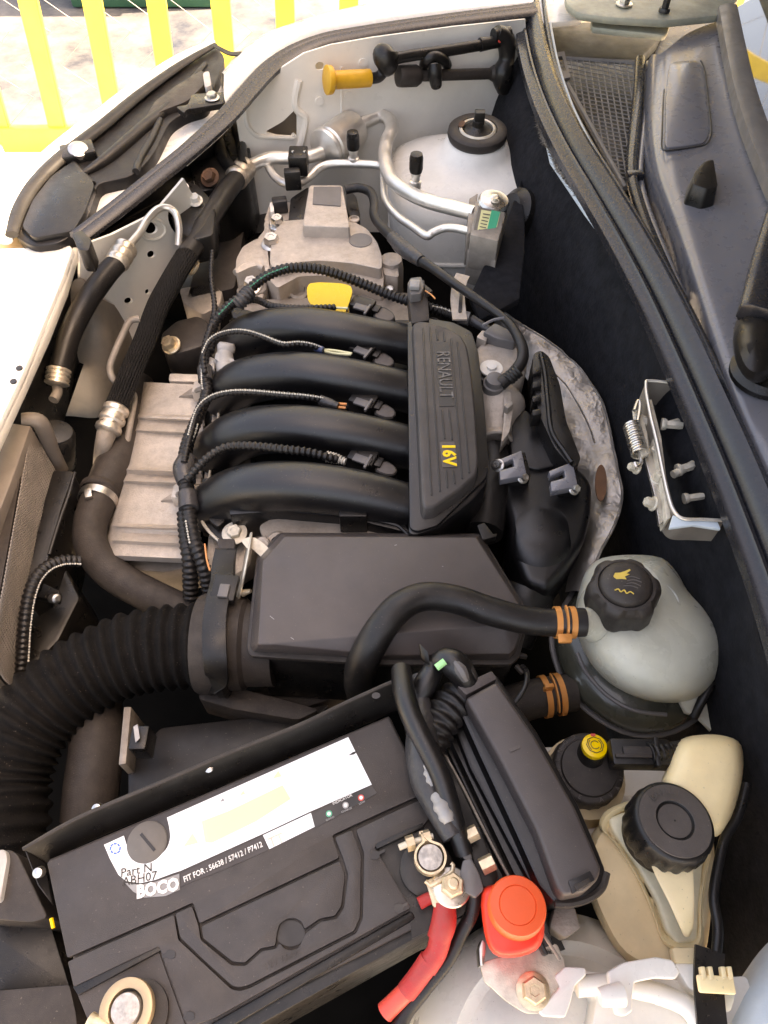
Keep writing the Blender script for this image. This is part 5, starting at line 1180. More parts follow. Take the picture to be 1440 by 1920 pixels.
part('blue_grey_slope', prism(PP(rpoly([(1140, 1532), (1200, 1512), (1300, 1540), (1322, 1600), (1312, 1700), (1310, 1764), (1272, 1772), (1250, 1745), (1232, 1690), (1196, 1625), (1150, 1560)], 8), -.0445), .02), mat('waxy_plastic', (0.74, 0.67, 0.47), 0.4, sss=.2, bump=.05), rsv, bevel=.004, bseg=3)
part('spout_ridge', loft([[W(1270 + dx_ + w_ * math.cos(t), cy_ + 12 * math.sin(t), z_) for t in [2 * math.pi * i / 20 for i in range(20)]] for cy_, dx_, w_, z_ in ((1600, -14, 44, -.012), (1640, -6, 36, -.014), (1690, 8, 24, -.018), (1728, 16, 15, -.022), (1745, 18, 9, -.028))]), 'cream', rsv, smooth=60)
cc = W(1264, 1540, .000); ca = Vector((.10, .14, 1)).normalized()
cp_ = part('screw_cap', lathe(cc, ca, [(.88 * r_, h_) for r_, h_ in [(.0350, -.026), (.0362, -.022), (.0362, -.008), (.0352, -.001), (.0335, .0015), (.0318, .0022), (.0170, .0022), (.0160, .0006), (.0150, .0004), (.001, .0002)]], 96, lobes=(20, .0007, 0, 2)), 'plastic', rsv, smooth=45)
part('cap_face', lathe(cc, ca, [(.0148, .0020), (.0150, .0028), (.0274, .0028), (.0278, .0018)], 72, cap0=False, cap1=False), 'capface', cp_)
part('cap_centre', lathe(cc, ca, [(.0128, .0), (.0128, .0012), (.001, .0014)], 48), 'capface', cp_)
part('vent_hole', lathe(cc, ca, [(.0008, .0012), (.0008, .0017)], 10), 'print', cp_)
for word, mid, rr_ in (('BAILLI', 1.75, .0215), ('OIL', 4.25, .0215), ('DOT 4', -.15, .0215)):
    n = len(word)
    for k, ch in enumerate(word):
        if ch == ' ' or word == 'DOT 4': continue
        an = mid - (k - (n - 1) / 2) * .21 if mid < 3 else mid + (k - (n - 1) / 2) * .21
        rad = Vector((math.cos(an), math.sin(an), 0)); tg = Vector((math.sin(an), -math.cos(an), 0)) * (1 if mid < 3 else -1)
        part('raised_letter', text(ch, cc + ca * .0029 + rad * rr_, tg, ca, .0075, .0005), 'capface', cp_)
fg = part('cap_grip', lathe(cc, ca, [(.0290, -.034), (.029, -.02)], 48), 'plastic', cp_)
hs_ = thing('black_edge_hose', 'thin black hose and strap running down beside the cream reservoir', 'hose', tuple(W(1350, 1650, -.1)))
part('hose_wall', T3([(1400, 1470), (1384, 1530), (1360, 1570), (1348, 1615), (1338, 1680), (1346, 1740), (1342, 1800), (1338, 1850), (1340, 1960)], .0038, -.030, seg=14), 'plastic', hs_)
part('strap', sweep(PP([(1330, 1780), (1328, 1850), (1338, 1960)], -.012), [(-.010, -.001), (-.010, .002), (.010, .002), (.010, -.001)], 3), 'plastic', hs_)

# ================================================================ relay / fuse box
fb_ = thing('fuse_box', 'long black plastic fuse box lying beside the battery with rounded lower end', 'fuse box', tuple(W(1000, 1470, -.12)))
tp_ = rpoly([(873, 1309), (932, 1277), (1002, 1378), (1079, 1514), (1110, 1586), (1128, 1628), (1121, 1650), (1098, 1671), (1058, 1680), (1045, 1664), (1006, 1556), (940, 1428)], 9)
part('lid', prism(PP(tp_, .024), .03, shrink=.02), 'lidpl', fb_, bevel=.003, bseg=3)
part('lid_end', prism(PP(rpoly([(858, 1287), (922, 1258), (932, 1272), (874, 1303)], 3), .022), .03), 'lidpl', fb_, bevel=.002)
part('base', prism(PP(rpoly([(846, 1300), (930, 1262), (1008, 1372), (1086, 1510), (1118, 1584), (1137, 1632), (1128, 1662), (1100, 1686), (1040, 1694), (1010, 1660), (970, 1570), (900, 1420)], 9), .004), .08), 'manif', fb_, bevel=.003)
part('side_wall', prism(PP([(838, 1330), (860, 1318), (1010, 1600), (1040, 1690), (1022, 1694), (985, 1640), (880, 1440)], -.012), .07), 'manif', fb_, bevel=.004)
part('latch_recess', prism(PP(rpoly([(1066, 1652), (1106, 1632), (1116, 1650), (1074, 1676)], 3), .0265), .004), 'print', fb_, bevel=.0008)
part('latch', prism(PP(rpoly([(1076, 1660), (1104, 1646), (1109, 1654), (1082, 1670)], 2), .0285), .004), 'plasticd', fb_, bevel=.0008)
part('lid_mark', prism(PP(rpoly([(954, 1404), (974, 1396), (976, 1402), (957, 1410)], 1), .0252), .002), 'capface', fb_)
part('lip', T3([(1040, 1694), (1070, 1694), (1104, 1684), (1128, 1664), (1137, 1636)], .003, .002, seg=8), 'plasticd', fb_)
rl = thing('cable_tray', 'glossy black cable tray rails running between battery and fuse box', 'cable tray', tuple(W(920, 1530, -.1)))
part('rail', prism(PP(rpoly([(838, 1372), (852, 1366), (1000, 1650), (1045, 1790), (1020, 1790), (970, 1650)], 4), -.020), .04), 'manif', rl, bevel=.003)
part('rail', prism(PP([(836, 1400), (842, 1398), (1030, 1790), (1022, 1790)], -.008), .02), 'plastic', rl, bevel=.001)
part('bright_wire', T3([(832, 1410), (870, 1480), (920, 1580), (980, 1690), (1050, 1800)], .0011, -.002, seg=6), 'alud', rl)
part('tray_floor', prism(PP([(760, 1330), (850, 1330), (1060, 1780), (1000, 1800), (880, 1640), (800, 1500)], -.05), .05), 'print', rl)
part('bracket_bits', prism(PP(rpoly([(1040, 1700), (1078, 1700), (1090, 1740), (1062, 1760), (1030, 1740)], 6), -.03), .03), 'alud', rl, bevel=.003)
# ================================================================ battery
bt_ = thing('battery', 'black car battery with large white label and moulded folding handle', 'battery', tuple(W(430, 1640, -.17)))
ZB = 0.0
part('case', prism(PP([(88, 1612), (730, 1341), (800, 1483), (868, 1690), (800, 1730), (385, 1938), (240, 2010), (178, 1960)], ZB - .006), .17, shrink=-.0), 'batt', bt_, bevel=.002)
upn = [(88, 1617), (728, 1346), (798, 1486), (720, 1521), (663, 1547), (623, 1566), (636, 1608), (374, 1731), (362, 1692), (327, 1708), (126, 1796)]
upper = part('lid_panel', prism(PP(rpoly(upn, 4, 3), ZB), .005), 'batt', bt_, bevel=.0010)
lon = [(127, 1803), (326, 1715), (334, 1762), (378, 1803), (434, 1855), (450, 1858), (468, 1853), (668, 1750), (680, 1722), (683, 1600), (668, 1556), (722, 1530), (793, 1498), (806, 1530), (796, 1546), (702, 1588), (770, 1702), (400, 1910), (352, 1925), (298, 1774), (138, 1850)]
lower = part('lid_panel', prism(PP(rpoly(lon, 4, 3), ZB), .005), 'batt', bt_, bevel=.0010)
hon = [(329, 1713), (360, 1699), (372, 1735), (376, 1762), (434, 1810), (461, 1811), (492, 1783), (518, 1779), (524, 1768), (535, 1780), (545, 1782), (560, 1778), (573, 1750), (602, 1728), (632, 1723), (645, 1702), (653, 1640), (643, 1608), (628, 1570), (660, 1556), (677, 1602), (675, 1720), (664, 1745), (466, 1847), (450, 1851), (436, 1849), (381, 1799), (338, 1758)]
part('handle', prism(PP(rpoly(hon, 5, 3), ZB + .0005), .0055), 'batt', bt_, bevel=.0012)
inn = [(378, 1737), (637, 1614), (647, 1642), (640, 1698), (628, 1717), (600, 1722), (571, 1742), (566, 1728), (553, 1721), (538, 1722), (524, 1732), (519, 1750), (516, 1773), (489, 1778), (459, 1805), (436, 1803), (381, 1759)]
part('handle_plate', prism(PP(rpoly(inn, 4, 3), ZB), .005), 'batt', bt_, bevel=.0010)
part('finger_hole', curveplate([ell(545, 1750, 27, 25)], Vector((0, 0, ZB - .0045)), Vector((0, 0, 1)), .001), 'print', bt_)
dxb = (W(640, 1612, 0) - W(378, 1735, 0)).normalized()
part('moulded_text', text('USE NO HOOKS', W(555, 1788, ZB + .0008) , dxb, (0, 0, 1), .0052, .0003) if 0 else text('12V 66Ah', W(528, 1800, ZB + .0008), dxb, (0, 0, 1), .0065, .0003), 'batt', bt_)
for (x, y, x2, y2) in ((320, 1789, 304, 1794), (356, 1905, 344, 1910), (703, 1603, 722, 1594), (748, 1703, 764, 1694)):
    part('rivet_hole', prism(PP(rpoly([(x - 9, y - 8), (x + 8, y - 8), (x + 9, y + 8), (x - 8, y + 9)], 9, 5), ZB + .0006), .0006), 'print', bt_)
    part('rivet_slot', prism(PP([(x, y - 3), (x2, y2 - 3), (x2, y2 + 3), (x, y + 3)], ZB + .0005), .0006), 'print', bt_)
# sunken terminal wells
part('well_floor', prism(PP([(704, 1592), (796, 1550), (812, 1560), (900, 1700), (772, 1760), (768, 1702)], ZB - .0045), .004), 'plastic', bt_)  # right well floor made blacker: the recess shade is in its colour
part('well_floor', prism(PP([(142, 1856), (296, 1780), (350, 1930), (200, 2000)], ZB - .0045), .004), 'batt', bt_)
part('well_wall', prism(PP([(704, 1582), (792, 1542), (796, 1550), (706, 1592)], ZB + .0005), .006), 'plastic', bt_, bevel=.0005)
part('well_wall', prism(PP([(136, 1850), (296, 1770), (302, 1782), (146, 1866)], ZB - .001), .006), 'plastic', bt_, bevel=.0005)
part('front_edge', prism(PP([(385, 1925), (772, 1706), (780, 1722), (400, 1945)], ZB - .003), .03), 'plastic', bt_, bevel=.002)
# label
ZL = ZB + .0006
lab_c = catmull([(239.0, 1590.0), (246, 1600), (258, 1608), (272, 1612), (288, 1610), (303, 1601), (314, 1588), (319, 1570), (317, 1550), (313, 1533)], 3)
lb = [(195, 1584), (232, 1567)] + [(p[0], p[1]) for p in lab_c] + [(653, 1382), (697, 1471), (583, 1521), (500, 1560), (340, 1632), (322, 1638), (290, 1650), (262, 1656), (236, 1652), (222, 1640), (206, 1610)]
part('white_label', curveplate([lb], Vector((0, 0, ZL)), Vector((0, 0, 1)), .0005), 'label', upper)
part('white_label', curveplate([[(493, 1566), (583, 1524), (590, 1550), (505, 1592)]], Vector((0, 0, ZL + .0002)), Vector((0, 0, 1)), .0004), 'label', upper)
bb = [(697, 1473), (707, 1487), (590, 1553), (583, 1526)]
part('label_band', curveplate([bb], Vector((0, 0, ZL + .0001)), Vector((0, 0, 1)), .0004), 'print', upper)
part('label_band', curveplate([[(492, 1567), (503, 1594), (420, 1630), (338, 1662), (340, 1637)]], Vector((0, 0, ZL + .0001)), Vector((0, 0, 1)), .0004), mat('brown_band', (0.05, 0.04, 0.037), 0.45, bump=0), upper)
part('label_band', curveplate([[(234, 1655), (262, 1659), (292, 1653), (336, 1638), (337, 1668), (310, 1680), (270, 1683), (250, 1672)]], Vector((0, 0, ZL + .0001)), Vector((0, 0, 1)), .0004), 'greyconn', upper)
lx = (W(697, 1473, 0) - W(340, 1635, 0)).normalized(); UZ = Vector((0, 0, 1))
part('lettering', text('FIT FOR : 56638 / 57412 / P7412', W(419, 1616, ZL + .0006), lx, UZ, .0056, .0003, bold=.0001, xs=.80), 'wprint', upper)
lx2 = (W(340, 1648, 0) - W(255, 1665, 0)).normalized()
part('lettering', text('BOCO', W(296, 1666, ZL + .0006), lx2, UZ, .0118, .0004, bold=.0006, xs=.88), 'wprint', upper)
part('lettering', text('Part N', W(256, 1632, ZL + .0004), lx2, UZ, .0085, .0003), 'plasticd', upper)
part('lettering', text('ABH07', W(262, 1648, ZL + .0004), lx2, UZ, .0085, .0003), 'plasticd', upper)
part('lettering', text('TT', W(518, 1576, ZL + .0005), lx, UZ, .0100, .0003), 'galv', upper)
part('yellow_block', curveplate([[(378, 1540), (430, 1520), (530, 1472), (545, 1498), (480, 1540), (398, 1580), (385, 1580)]], Vector((0, 0, ZL + .0002)), UZ, .0003), 'paleyellow', upper)
for (x, y, s) in ((520, 1453, 8), (455, 1487, 5), (417, 1500, 4), (358, 1576, 14)):
    part('warning_triangle', prism(PP([(x - s, y + s * .8), (x + s * .2, y - s), (x + s, y + s * .3)], ZL + .0004), .0003), 'paleyellow' if s != 4 else 'greyconn', upper)
for k in range(8):
    an = k * math.pi / 4
    part('round_emblem', box(W(216 + 9 * math.cos(an), 1591 + 9 * math.sin(an), ZL + .0003), .0022, .0012, .0003, rot=-an + 1.57), 'bluep', upper)
for (x, y, m_) in ((617, 1526, 'green'), (648, 1510, 'ltgrey'), (677, 1496, 'redp')):
    part('indicator_icon', lathe(W(x, y, ZL), UZ, [(.0024, .0002), (.0024, .0006)], 16), m_, upper)
    part('indicator_icon', lathe(W(x, y, ZL), UZ, [(.0014, .0004), (.0014, .0009)], 12), 'wprint', upper)
    part('caption', text('GOOD' if m_ == 'green' else ('LOW' if m_ == 'redp' else 'CHARGE'), W(x + 2, y + 9, ZL + .0006), lx, UZ, .0022, .0002), 'ltgrey', upper)
part('lettering', text('INDICATOR', W(642, 1499, ZL + .0006), lx, UZ, .0030, .0002), 'wprint', upper)
part('label_mark', prism(PP([(654, 1416), (662, 1410), (671, 1408), (664, 1414)], ZL + .0005), .0003), 'plasticd', upper)
part('vent_plug', lathe(W(276, 1579, ZB), (0, 0, 1), [(.0150, -.002), (.0150, .0006), (.0140, .0012), (.001, .0013)], 40), mat('plug_grey', (.13, .115, .10), .5, dust=.1), upper)
part('plug_slot', box(W(277, 1579, ZB + .0015), .017, .0022, .0006, rot=-.75), 'print', upper)

bty = thing('battery_tray', 'black plastic tray wall along the lower right side of the battery', 'tray', tuple(W(590, 1840, -.17)))
part('tray_wall', prism(PP([(372, 1938), (776, 1712), (868, 1700), (880, 1716), (800, 1748), (392, 1975)], -.009), .15), 'plastic', bty, bevel=.002)
part('tray_rib', prism(PP([(560, 1838), (572, 1832), (582, 1852), (570, 1858)], -.012), .12), 'plastic', bty, bevel=.001)
# black heat guard around the battery
gd = thing('battery_guard', 'thin black plastic guard strip standing behind the upper battery edge', 'guard', tuple(W(400, 1440, -.1)))
go = [(44, 1592, .004), (150, 1532, .010), (300, 1468, .012), (430, 1412, .012), (560, 1360, .012), (648, 1318, .012), (692, 1298, .014), (745, 1276, .014), (768, 1284, .010)]
gi = [(84, 1618, -.012), (170, 1575, -.012), (300, 1521, -.012), (430, 1466, -.012), (560, 1411, -.012), (660, 1368, -.012), (700, 1350, -.012), (738, 1334, -.012), (778, 1318, -.012)]
part('sheet', grid([PP(go), PP(gi)], 1, ku=4, thick=.002), 'plastic', gd)
part('rolled_edge', tube(PP(go), .0018, 8), 'plasticd', gd)
part('end_cheek', prism([W(44, 1590, .004), W(84, 1616, -.010), W(100, 1700, -.02), (W(70, 1660, -.01))], .03), 'plastic', gd, bevel=.001)
for (x, y) in ((392, 1440), (182, 1516), (72, 1636)):
    part('screw', lathe(W(x, y, .004), (0, -.3, 1), [(.004, -.004), (.0035, .002), (.001, .003)], 12), 'steel', gd)
part('loop_hole', prism(PP(ell(705, 1304, 8, 6), .0150), .001), 'print', gd)

# positive terminal
pt = thing('positive_terminal', 'battery post with brass ring clamp, bolts and big washer nut at the red cable', 'terminal', tuple(W(820, 1630, -.01)))
pc = W(807, 1607, .020)
part('post', lathe(pc, (0, 0, 1), [(.0100, -.028), (.0092, -.003), (.0086, 0), (.001, .0008)], 36), 'lead', pt)
part('base_ring', lathe(pc - Vector((.002, .004, .022)), (0, 0, 1), [(.0195, 0), (.0195, .004), (.0170, .006), (.011, .007)], 40), 'plasticd', pt)
loop = [W(790, 1560, .018), W(794, 1578, .018)] + [pc + Vector((math.cos(t) * .0108, math.sin(t) * .0108, -.002)) for t in [2.1 + i * .36 for i in range(15)]] + [W(806, 1578, .018), W(793, 1566, .018), W(786, 1562, .018)]
part('ring_clamp', sweep(loop, [(-.0008, -.006), (-.0008, .003), (.0008, .003), (.0008, -.006)], 3), 'zinc', pt)
part('clamp_bolt', tube([W(748, 1589, .014), W(770, 1580, .014), W(812, 1568, .014)], .0024, 10, smooth=False), 'galv', pt)
part('nut', lathe(W(762, 1583, .014), (W(812, 1568, .014) - W(762, 1583, .014)), [(.0056, 0), (.0056, .006)], 6), 'zinc', pt)
part('bolt_head', lathe(W(790, 1574, .014), (W(812, 1568, .014) - W(762, 1583, .014)), [(.0056, 0), (.0056, .007)], 6), 'zinc', pt)
part('link_plate', prism(PP(rpoly([(798, 1652), (850, 1622), (868, 1640), (876, 1680), (840, 1710), (812, 1700)], 5), .010), .003), 'zinc', pt, bevel=.0006)
part('bent_tab', tube(PP([(798, 1652), (806, 1660), (830, 1648), (848, 1634), (850, 1622), (846, 1618)], .017), .0016, 8, smooth=False), 'zinc', pt)
wc = W(846, 1664, .012); wa = Vector((.06, .08, 1)).normalized()
part('washer', lathe(wc, wa, [(.0130, 0), (.0138, .0012), (.0130, .0022), (.009, .003), (.001, .003)], 40), 'steel', pt)
part('nut', lathe(wc + wa * .003, wa, [(.0085, 0), (.0085, .0055), (.0072, .0068), (.0045, .0068)], 6, ang0=.4), 'zinc', pt)
part('stud', lathe(wc + wa * .008, wa, [(.0040, 0), (.0040, .0045), (.0028, .0055), (.001, .0055)], 20), 'zinc', pt)
part('strap_lug', prism(PP(rpoly([(868, 1612), (884, 1608), (900, 1640), (908, 1668), (892, 1684), (872, 1672), (862, 1640)], 5), .016), .006), 'greypl', pt, bevel=.0015)
part('strap_lug', prism(PP(rpoly([(846, 1562), (856, 1556), (880, 1590), (886, 1612), (872, 1612), (852, 1590)], 4), .014), .004), 'greypl', pt, bevel=.001)
part('black_block', prism(PP(rpoly([(868, 1560), (900, 1548), (935, 1640), (925, 1668), (900, 1664), (885, 1610)], 5), .002), .04), 'plastic', pt, bevel=.002)
part('bolt_head', lathe(W(872, 1570, .014), (W(900, 1556, .016) - W(872, 1570, .014)), [(.0056, 0), (.0056, .010), (.004, .0105)], 6), 'zinc', pt)
part('bolt_head', lathe(W(902, 1626, .014), (W(930, 1612, .016) - W(902, 1626, .014)), [(.0060, 0), (.0060, .010), (.004, .0105)], 6), 'zinc', pt)
# negative terminal
nt_ = thing('negative_terminal', 'brass ring terminal on the battery post at the bottom left', 'terminal', tuple(W(240, 1895, -.01)))
nc = W(238, 1893, .012)
part('post', lathe(nc, (0, 0, 1), [(.0105, -.014), (.0098, .002), (.0092, .004), (.001, .0048)], 36), 'lead', nt_)
part('ring', sweep([nc + Vector((math.cos(t) * .0142, math.sin(t) * .0150, 0)) for t in [-.9 + i * .33 for i in range(16)]], [(-.0032, -.005), (-.0032, .003), (.0032, .003), (.0032, -.005)], 3), mat('pale_brass', (.50, .36, .22), .42, metal=.5, var=.15, bump=.2), nt_, bevel=.0008)
part('clamp_bolt', tube(PP([(168, 1912), (190, 1925), (206, 1935)], .012), .005, 12, smooth=False), 'zinc', nt_)
part('base_ring', lathe(nc - Vector((-.004, .002, .014)), (0, 0, 1), [(.0205, 0), (.0205, .003), (.012, .004)], 36), 'plasticd', nt_)

# red cables and cover
rcb = thing('red_battery_cable', 'thick red battery cable with taped steps leading down from the terminal', 'cable', tuple(W(790, 1800, -.05)))
part('cable_sleeve', tube([W(*p) for p in ((834, 1694, .006), (832, 1730, .004), (822, 1762, .0))], [.0076, .0088, .0082], 20), 'redc', rcb)
part('cable_sleeve', tube([W(*p) for p in ((826, 1756, .001), (818, 1786, -.003), (800, 1812, -.008))], [.0078, .0074, .0080], 20), 'redc', rcb)
part('cable_sleeve', tube([W(*p) for p in ((806, 1800, -.006), (784, 1832, -.012), (762, 1860, -.018))], [.0078, .0074, .0072], 20), 'redc', rcb)
part('cable_core', tube([W(*p) for p in ((775, 1846, -.015), (752, 1868, -.02), (736, 1884, -.024), (722, 1898, -.027))], [.0062, .0064, .0066, .007], 18), mat('bright_red_core', (.85, .09, .06), .4, var=.05), rcb)
part('small_red_wire', tube([W(*p) for p in ((786, 1694, .004), (806, 1684, .004), (822, 1680, .003))], .0042, 12), 'redc', rcb)
rcv = thing('red_terminal_cover', 'bright red rounded terminal cover with raised orange round face', 'terminal cover', tuple(W(960, 1722, -.04)))
bo_ = [(902, 1676), (925, 1658), (975, 1652), (1003, 1668), (1018, 1710), (1020, 1752), (1005, 1782), (960, 1796), (925, 1788), (908, 1750)]
part('cover', loft([ringo(bo_, z, s, 962, 1724) for z, s in ((-.028, 1.0), (.004, 1.0), (.014, .97), (.019, .90), (.020, .80))]), 'red', rcv, smooth=60)
part('round_face', lathe(W(967, 1704, .018), (.02, .12, 1), [(.0200, -.004), (.0200, .007), (.0188, .0092), (.0130, .0098), (.0126, .0092), (.0120, .0100), (.001, .0104)], 56), 'redo', rcv)
part('lower_fold', loft([ringo([(930, 1764), (960, 1772), (1004, 1752), (1012, 1772), (960, 1792), (928, 1784)], z, s, 965, 1774) for z, s in ((.0, 1.0), (.012, .96), (.017, .8))]), 'red', rcv, smooth=60)
# galvanised plate
gp_ = thing('galvanised_bracket', 'tapered galvanised bracket plate bolted over the white near tower', 'bracket', tuple(W(980, 1840, -.06)))
part('plate', prism(PP(rpoly([(899, 1806), (930, 1796), (1010, 1776), (1044, 1768), (1058, 1800), (1062, 1826), (1048, 1850), (1032, 1880), (1008, 1902), (985, 1900), (950, 1878), (908, 1840)], 8), -.020), .003), 'galv', gp_, bevel=.0008)
part('bolt', hexbolt(W(999, 1858, -.019), (0, 0, 1), .0088, .007, flange=1.35, ang=.5), 'zinc', gp_)
part('fold', prism(PP([(898, 1778), (904, 1760), (912, 1768), (908, 1810), (900, 1812)], -.012), .02), 'steel', gp_, bevel=.001)
# white tower bracket arm and clip
wa_ = thing('white_tower_bracket', 'white painted bent bracket with threaded stud over the near tower', 'bracket', tuple(W(1180, 1850, -.07)))
part('arm', prism(PP(rpoly([(1140, 1822), (1170, 1804), (1230, 1794), (1262, 1800), (1276, 1822), (1268, 1836), (1230, 1834), (1190, 1842), (1186, 1870), (1186, 1896), (1172, 1906), (1156, 1902), (1148, 1870), (1144, 1848)], 5), -.010), .008), 'tower', wa_, bevel=.0015, bseg=3)
part('flange', prism(PP(rpoly([(1040, 1830), (1060, 1812), (1098, 1814), (1100, 1828), (1078, 1848), (1070, 1880), (1060, 1908), (1020, 1906), (1010, 1896), (1050, 1850)], 5), -.018), .008), 'tower', wa_, bevel=.0015, bseg=3)
part('tower_lip', prism(PP(rpoly([(1060, 1816), (1280, 1838), (1400, 1830), (1440, 1960), (1100, 1980), (1120, 1870), (1080, 1850)], 10), -.040), .03), 'inner', wa_, bevel=.006)
part('stud', tube([W(1124, 1870, -.006), W(1136, 1868, -.006), W(1166, 1864, -.008)], [.0055, .0065, .0075], 14, smooth=False), 'tower', wa_)
part('rim', tube(PP([(1080, 1850), (1150, 1846), (1230, 1862), (1290, 1890), (1320, 1940)], -.030), .007, 12), 'tower', wa_)
part('corner_plate', prism(PP(rpoly([(1265, 1806), (1330, 1808), (1345, 1850), (1320, 1870), (1290, 1850), (1276, 1826)], 6), -.026), .02), 'tower', wa_, bevel=.003)
cl_ = thing('cream_strap_clip', 'cream plastic clip holding the black strap at the lower right', 'clip', tuple(W(1340, 1850, -.02)))
part('bridge', box(W(1342, 1846, .000), .0245, .0105, .005, rot=-.05), 'cream', cl_, bevel=.0015)
for x in (1314, 1328, 1352, 1364):
    part('tooth', prism(PP([(x, 1812), (x + 8, 1812), (x + 12, 1834), (x + 3, 1838)], .003), .006), 'cream', cl_, bevel=.0006)
part('back_leaf', prism(PP(rpoly([(1308, 1850), (1316, 1890), (1330, 1900), (1370, 1896), (1378, 1870), (1374, 1850)], 5), -.012), .002), 'milk', cl_, bevel=.0005)
part('cream_block', box(W(1295, 1792, -.028), .028, .010, .01), 'creamd', cl_, bevel=.002)

# bottom left dark boxes
ll = thing('lower_left_cover', 'dark grey plastic cover corner with its glow painted pale at the lower left edge', 'cover', tuple(W(30, 1680, -.1)))
part('upper_shell', prism(PP(rpoly([(-60, 1610), (16, 1592), (32, 1600), (62, 1660), (90, 1720), (60, 1730), (-60, 1720)], 10), -.020), .08), 'plasticd', ll, bevel=.006, bseg=3)
part('glow_edge', prism(PP(rpoly([(-60, 1600), (10, 1592), (14, 1610), (0, 1690), (-60, 1700)], 8), -.014), .05), 'ltgrey', ll, bevel=.004)  # white glow on the cover's corner, put in as light grey colour
part('lower_box', prism(PP(rpoly([(-60, 1862), (130, 1846), (142, 1900), (150, 1980), (-60, 1990)], 6), -.030), .08), 'plasticd', ll, bevel=.003)
part('yellow_tag', tube(PP([(96, 1722), (100, 1740)], -.012), .0014, 6, smooth=False), 'yellow', ll)
part('dark_box', prism(PP(rpoly([(-60, 1720), (90, 1720), (130, 1850), (-60, 1860)], 6), -.07), .08), 'plastic', ll, bevel=.004)

# ================================================================ wiring
def loom(name, pts, r, label, slit=None, m='rubber', pitch=.0055, depth=.0010, seg=12, cat='wiring', z=None):
    t = hose(name, pts, r if isinstance(r, list) else [r] * len(pts), m, label, cat, seg, corr=(pitch, depth), k=10)
    if slit:
        a, b, off = slit
        seg_ = pts[a:b]
        rr = r if not isinstance(r, list) else r[0]
        n_ = len(seg_)
        part('split_edge', tube([W(*p) for p in seg_], .0012, 6, k=14, corr=(pitch, .0022), off=(off[0] * rr, off[1] * rr)), 'slit', t)
    return t
loom('engine_wiring_loom', [(398, 470, -.02), (396, 520, -.025), (402, 570, -.03), (400, 600, -.032), (388, 640, -.036), (382, 690, -.040), (388, 735, -.046), (372, 780, -.046), (352, 830, -.046), (346, 880, -.046), (352, 930, -.046), (356, 975, -.052), (366, 1020, -.06), (382, 1065, -.075), (392, 1110, -.10)],
     [.0030, .0034, .0038, .0046, .0054, .0066, .0072, .0072, .0078, .0084, .0084, .0082, .0080, .0078, .0078], 'main corrugated engine wiring loom running down over the ribbed cast cover', slit=None, seg=16, pitch=.0062, depth=.0014)
loom('lower_loom_branch', [(346, 960, -.055), (350, 1010, -.065), (356, 1060, -.08), (358, 1120, -.11)], .0088, 'second corrugated wiring branch diving down beside the cast cover end', seg=16, pitch=.0062, depth=.0014)
loom('first_injector_wire', [(452, 566, -.030), (480, 562, -.024), (510, 574, -.016), (550, 578, -.008), (590, 578, -.008), (628, 577, -.014)], .0048, 'short corrugated wire reaching the plug behind the first runner', None)
loom('second_injector_wire', [(384, 700, -.030), (382, 665, -.020), (396, 638, -.012), (425, 624, -.006), (460, 622, .0), (495, 632, .002), (530, 645, .004), (560, 644, .002), (585, 648, -.002), (604, 656, -.010)], .0038, 'thin corrugated wire with white split edge arching to the second injector plug', slit=(1, 10, (-.2, 1.0)))
loom('third_injector_wire', [(345, 868, -.030), (356, 820, -.028), (372, 770, -.022), (396, 746, -.012), (430, 736, -.004), (470, 735, .0), (530, 740, .002), (575, 744, -.002), (604, 749, -.010)], .0040, 'corrugated wire with white split edge arching to the third injector plug', slit=(1, 9, (-.3, 1.0)))
loom('fourth_injector_wire', [(350, 900, -.030), (368, 880, -.024), (392, 856, -.014), (425, 838, -.006), (470, 836, -.002), (530, 842, .0), (580, 848, -.004), (618, 858, -.012), (646, 864, -.022)], .0050, 'thick corrugated wire arching to the fourth injector plug', None, pitch=.0058, depth=.0014)
loom('rear_wiring_loom', [(392, 660, -.045), (400, 610, -.035), (425, 578, -.022), (456, 554, -.012), (490, 524, -.006), (530, 505, -.004), (575, 502, -.006), (620, 510, -.012), (680, 532, -.022), (740, 556, -.030), (800, 575, -.030), (850, 592, -.030)], .0070, 'thick corrugated loom with green tinted split arching before the silver mount cover', None, seg=16, pitch=.0058, depth=.0015)
part('green_split', tube([W(*p) for p in ((410, 590, -.020), (440, 560, -.006), (470, 537, .0), (500, 515, .006), (540, 500, .006))], .0013, 6, corr=(.0058, .002), k=10), 'greenw', [o for o in bpy.data.objects if o.name == 'rear_wiring_loom'][0])
rl_ = [o for o in bpy.data.objects if o.name == 'rear_wiring_loom'][0]
part('tape_wrap', tube([W(446, 572, -.010), W(456, 560, -.004), W(468, 546, -.002)], [.0092, .0100, .0092], 16, corr=(.0045, .002)), 'tape', rl_)
part('tape_wrap', T3([(860, 594), (880, 598)], .0085, -.028, seg=14), 'greypl', rl_)
part('split_edge', tube([W(810, 574, -.020), W(830, 578, -.020), W(852, 586, -.020)], .0014, 6, corr=(.0055, .002), k=10), 'slit', rl_)
part('tape_wrap', T3([(884, 600), (905, 612), (925, 625)], [.007, .006, .005], -.032, seg=12), 'tape', rl_)
ml = [o for o in bpy.data.objects if o.name == 'engine_wiring_loom'][0]
part('tape_wrap', tube([W(352, 860, -.044), W(346, 880, -.042), W(350, 905, -.044)], [.0102, .0130, .0102], 16), 'tape', ml)
part('tape_wrap', tube([W(352, 925, -.046), W(354, 955, -.048)], [.0108, .0108], 16), 'tape', ml)
part('tape_wrap', tube([W(384, 690, -.040), W(386, 715, -.044)], [.0092, .0092], 16), 'tape', ml)
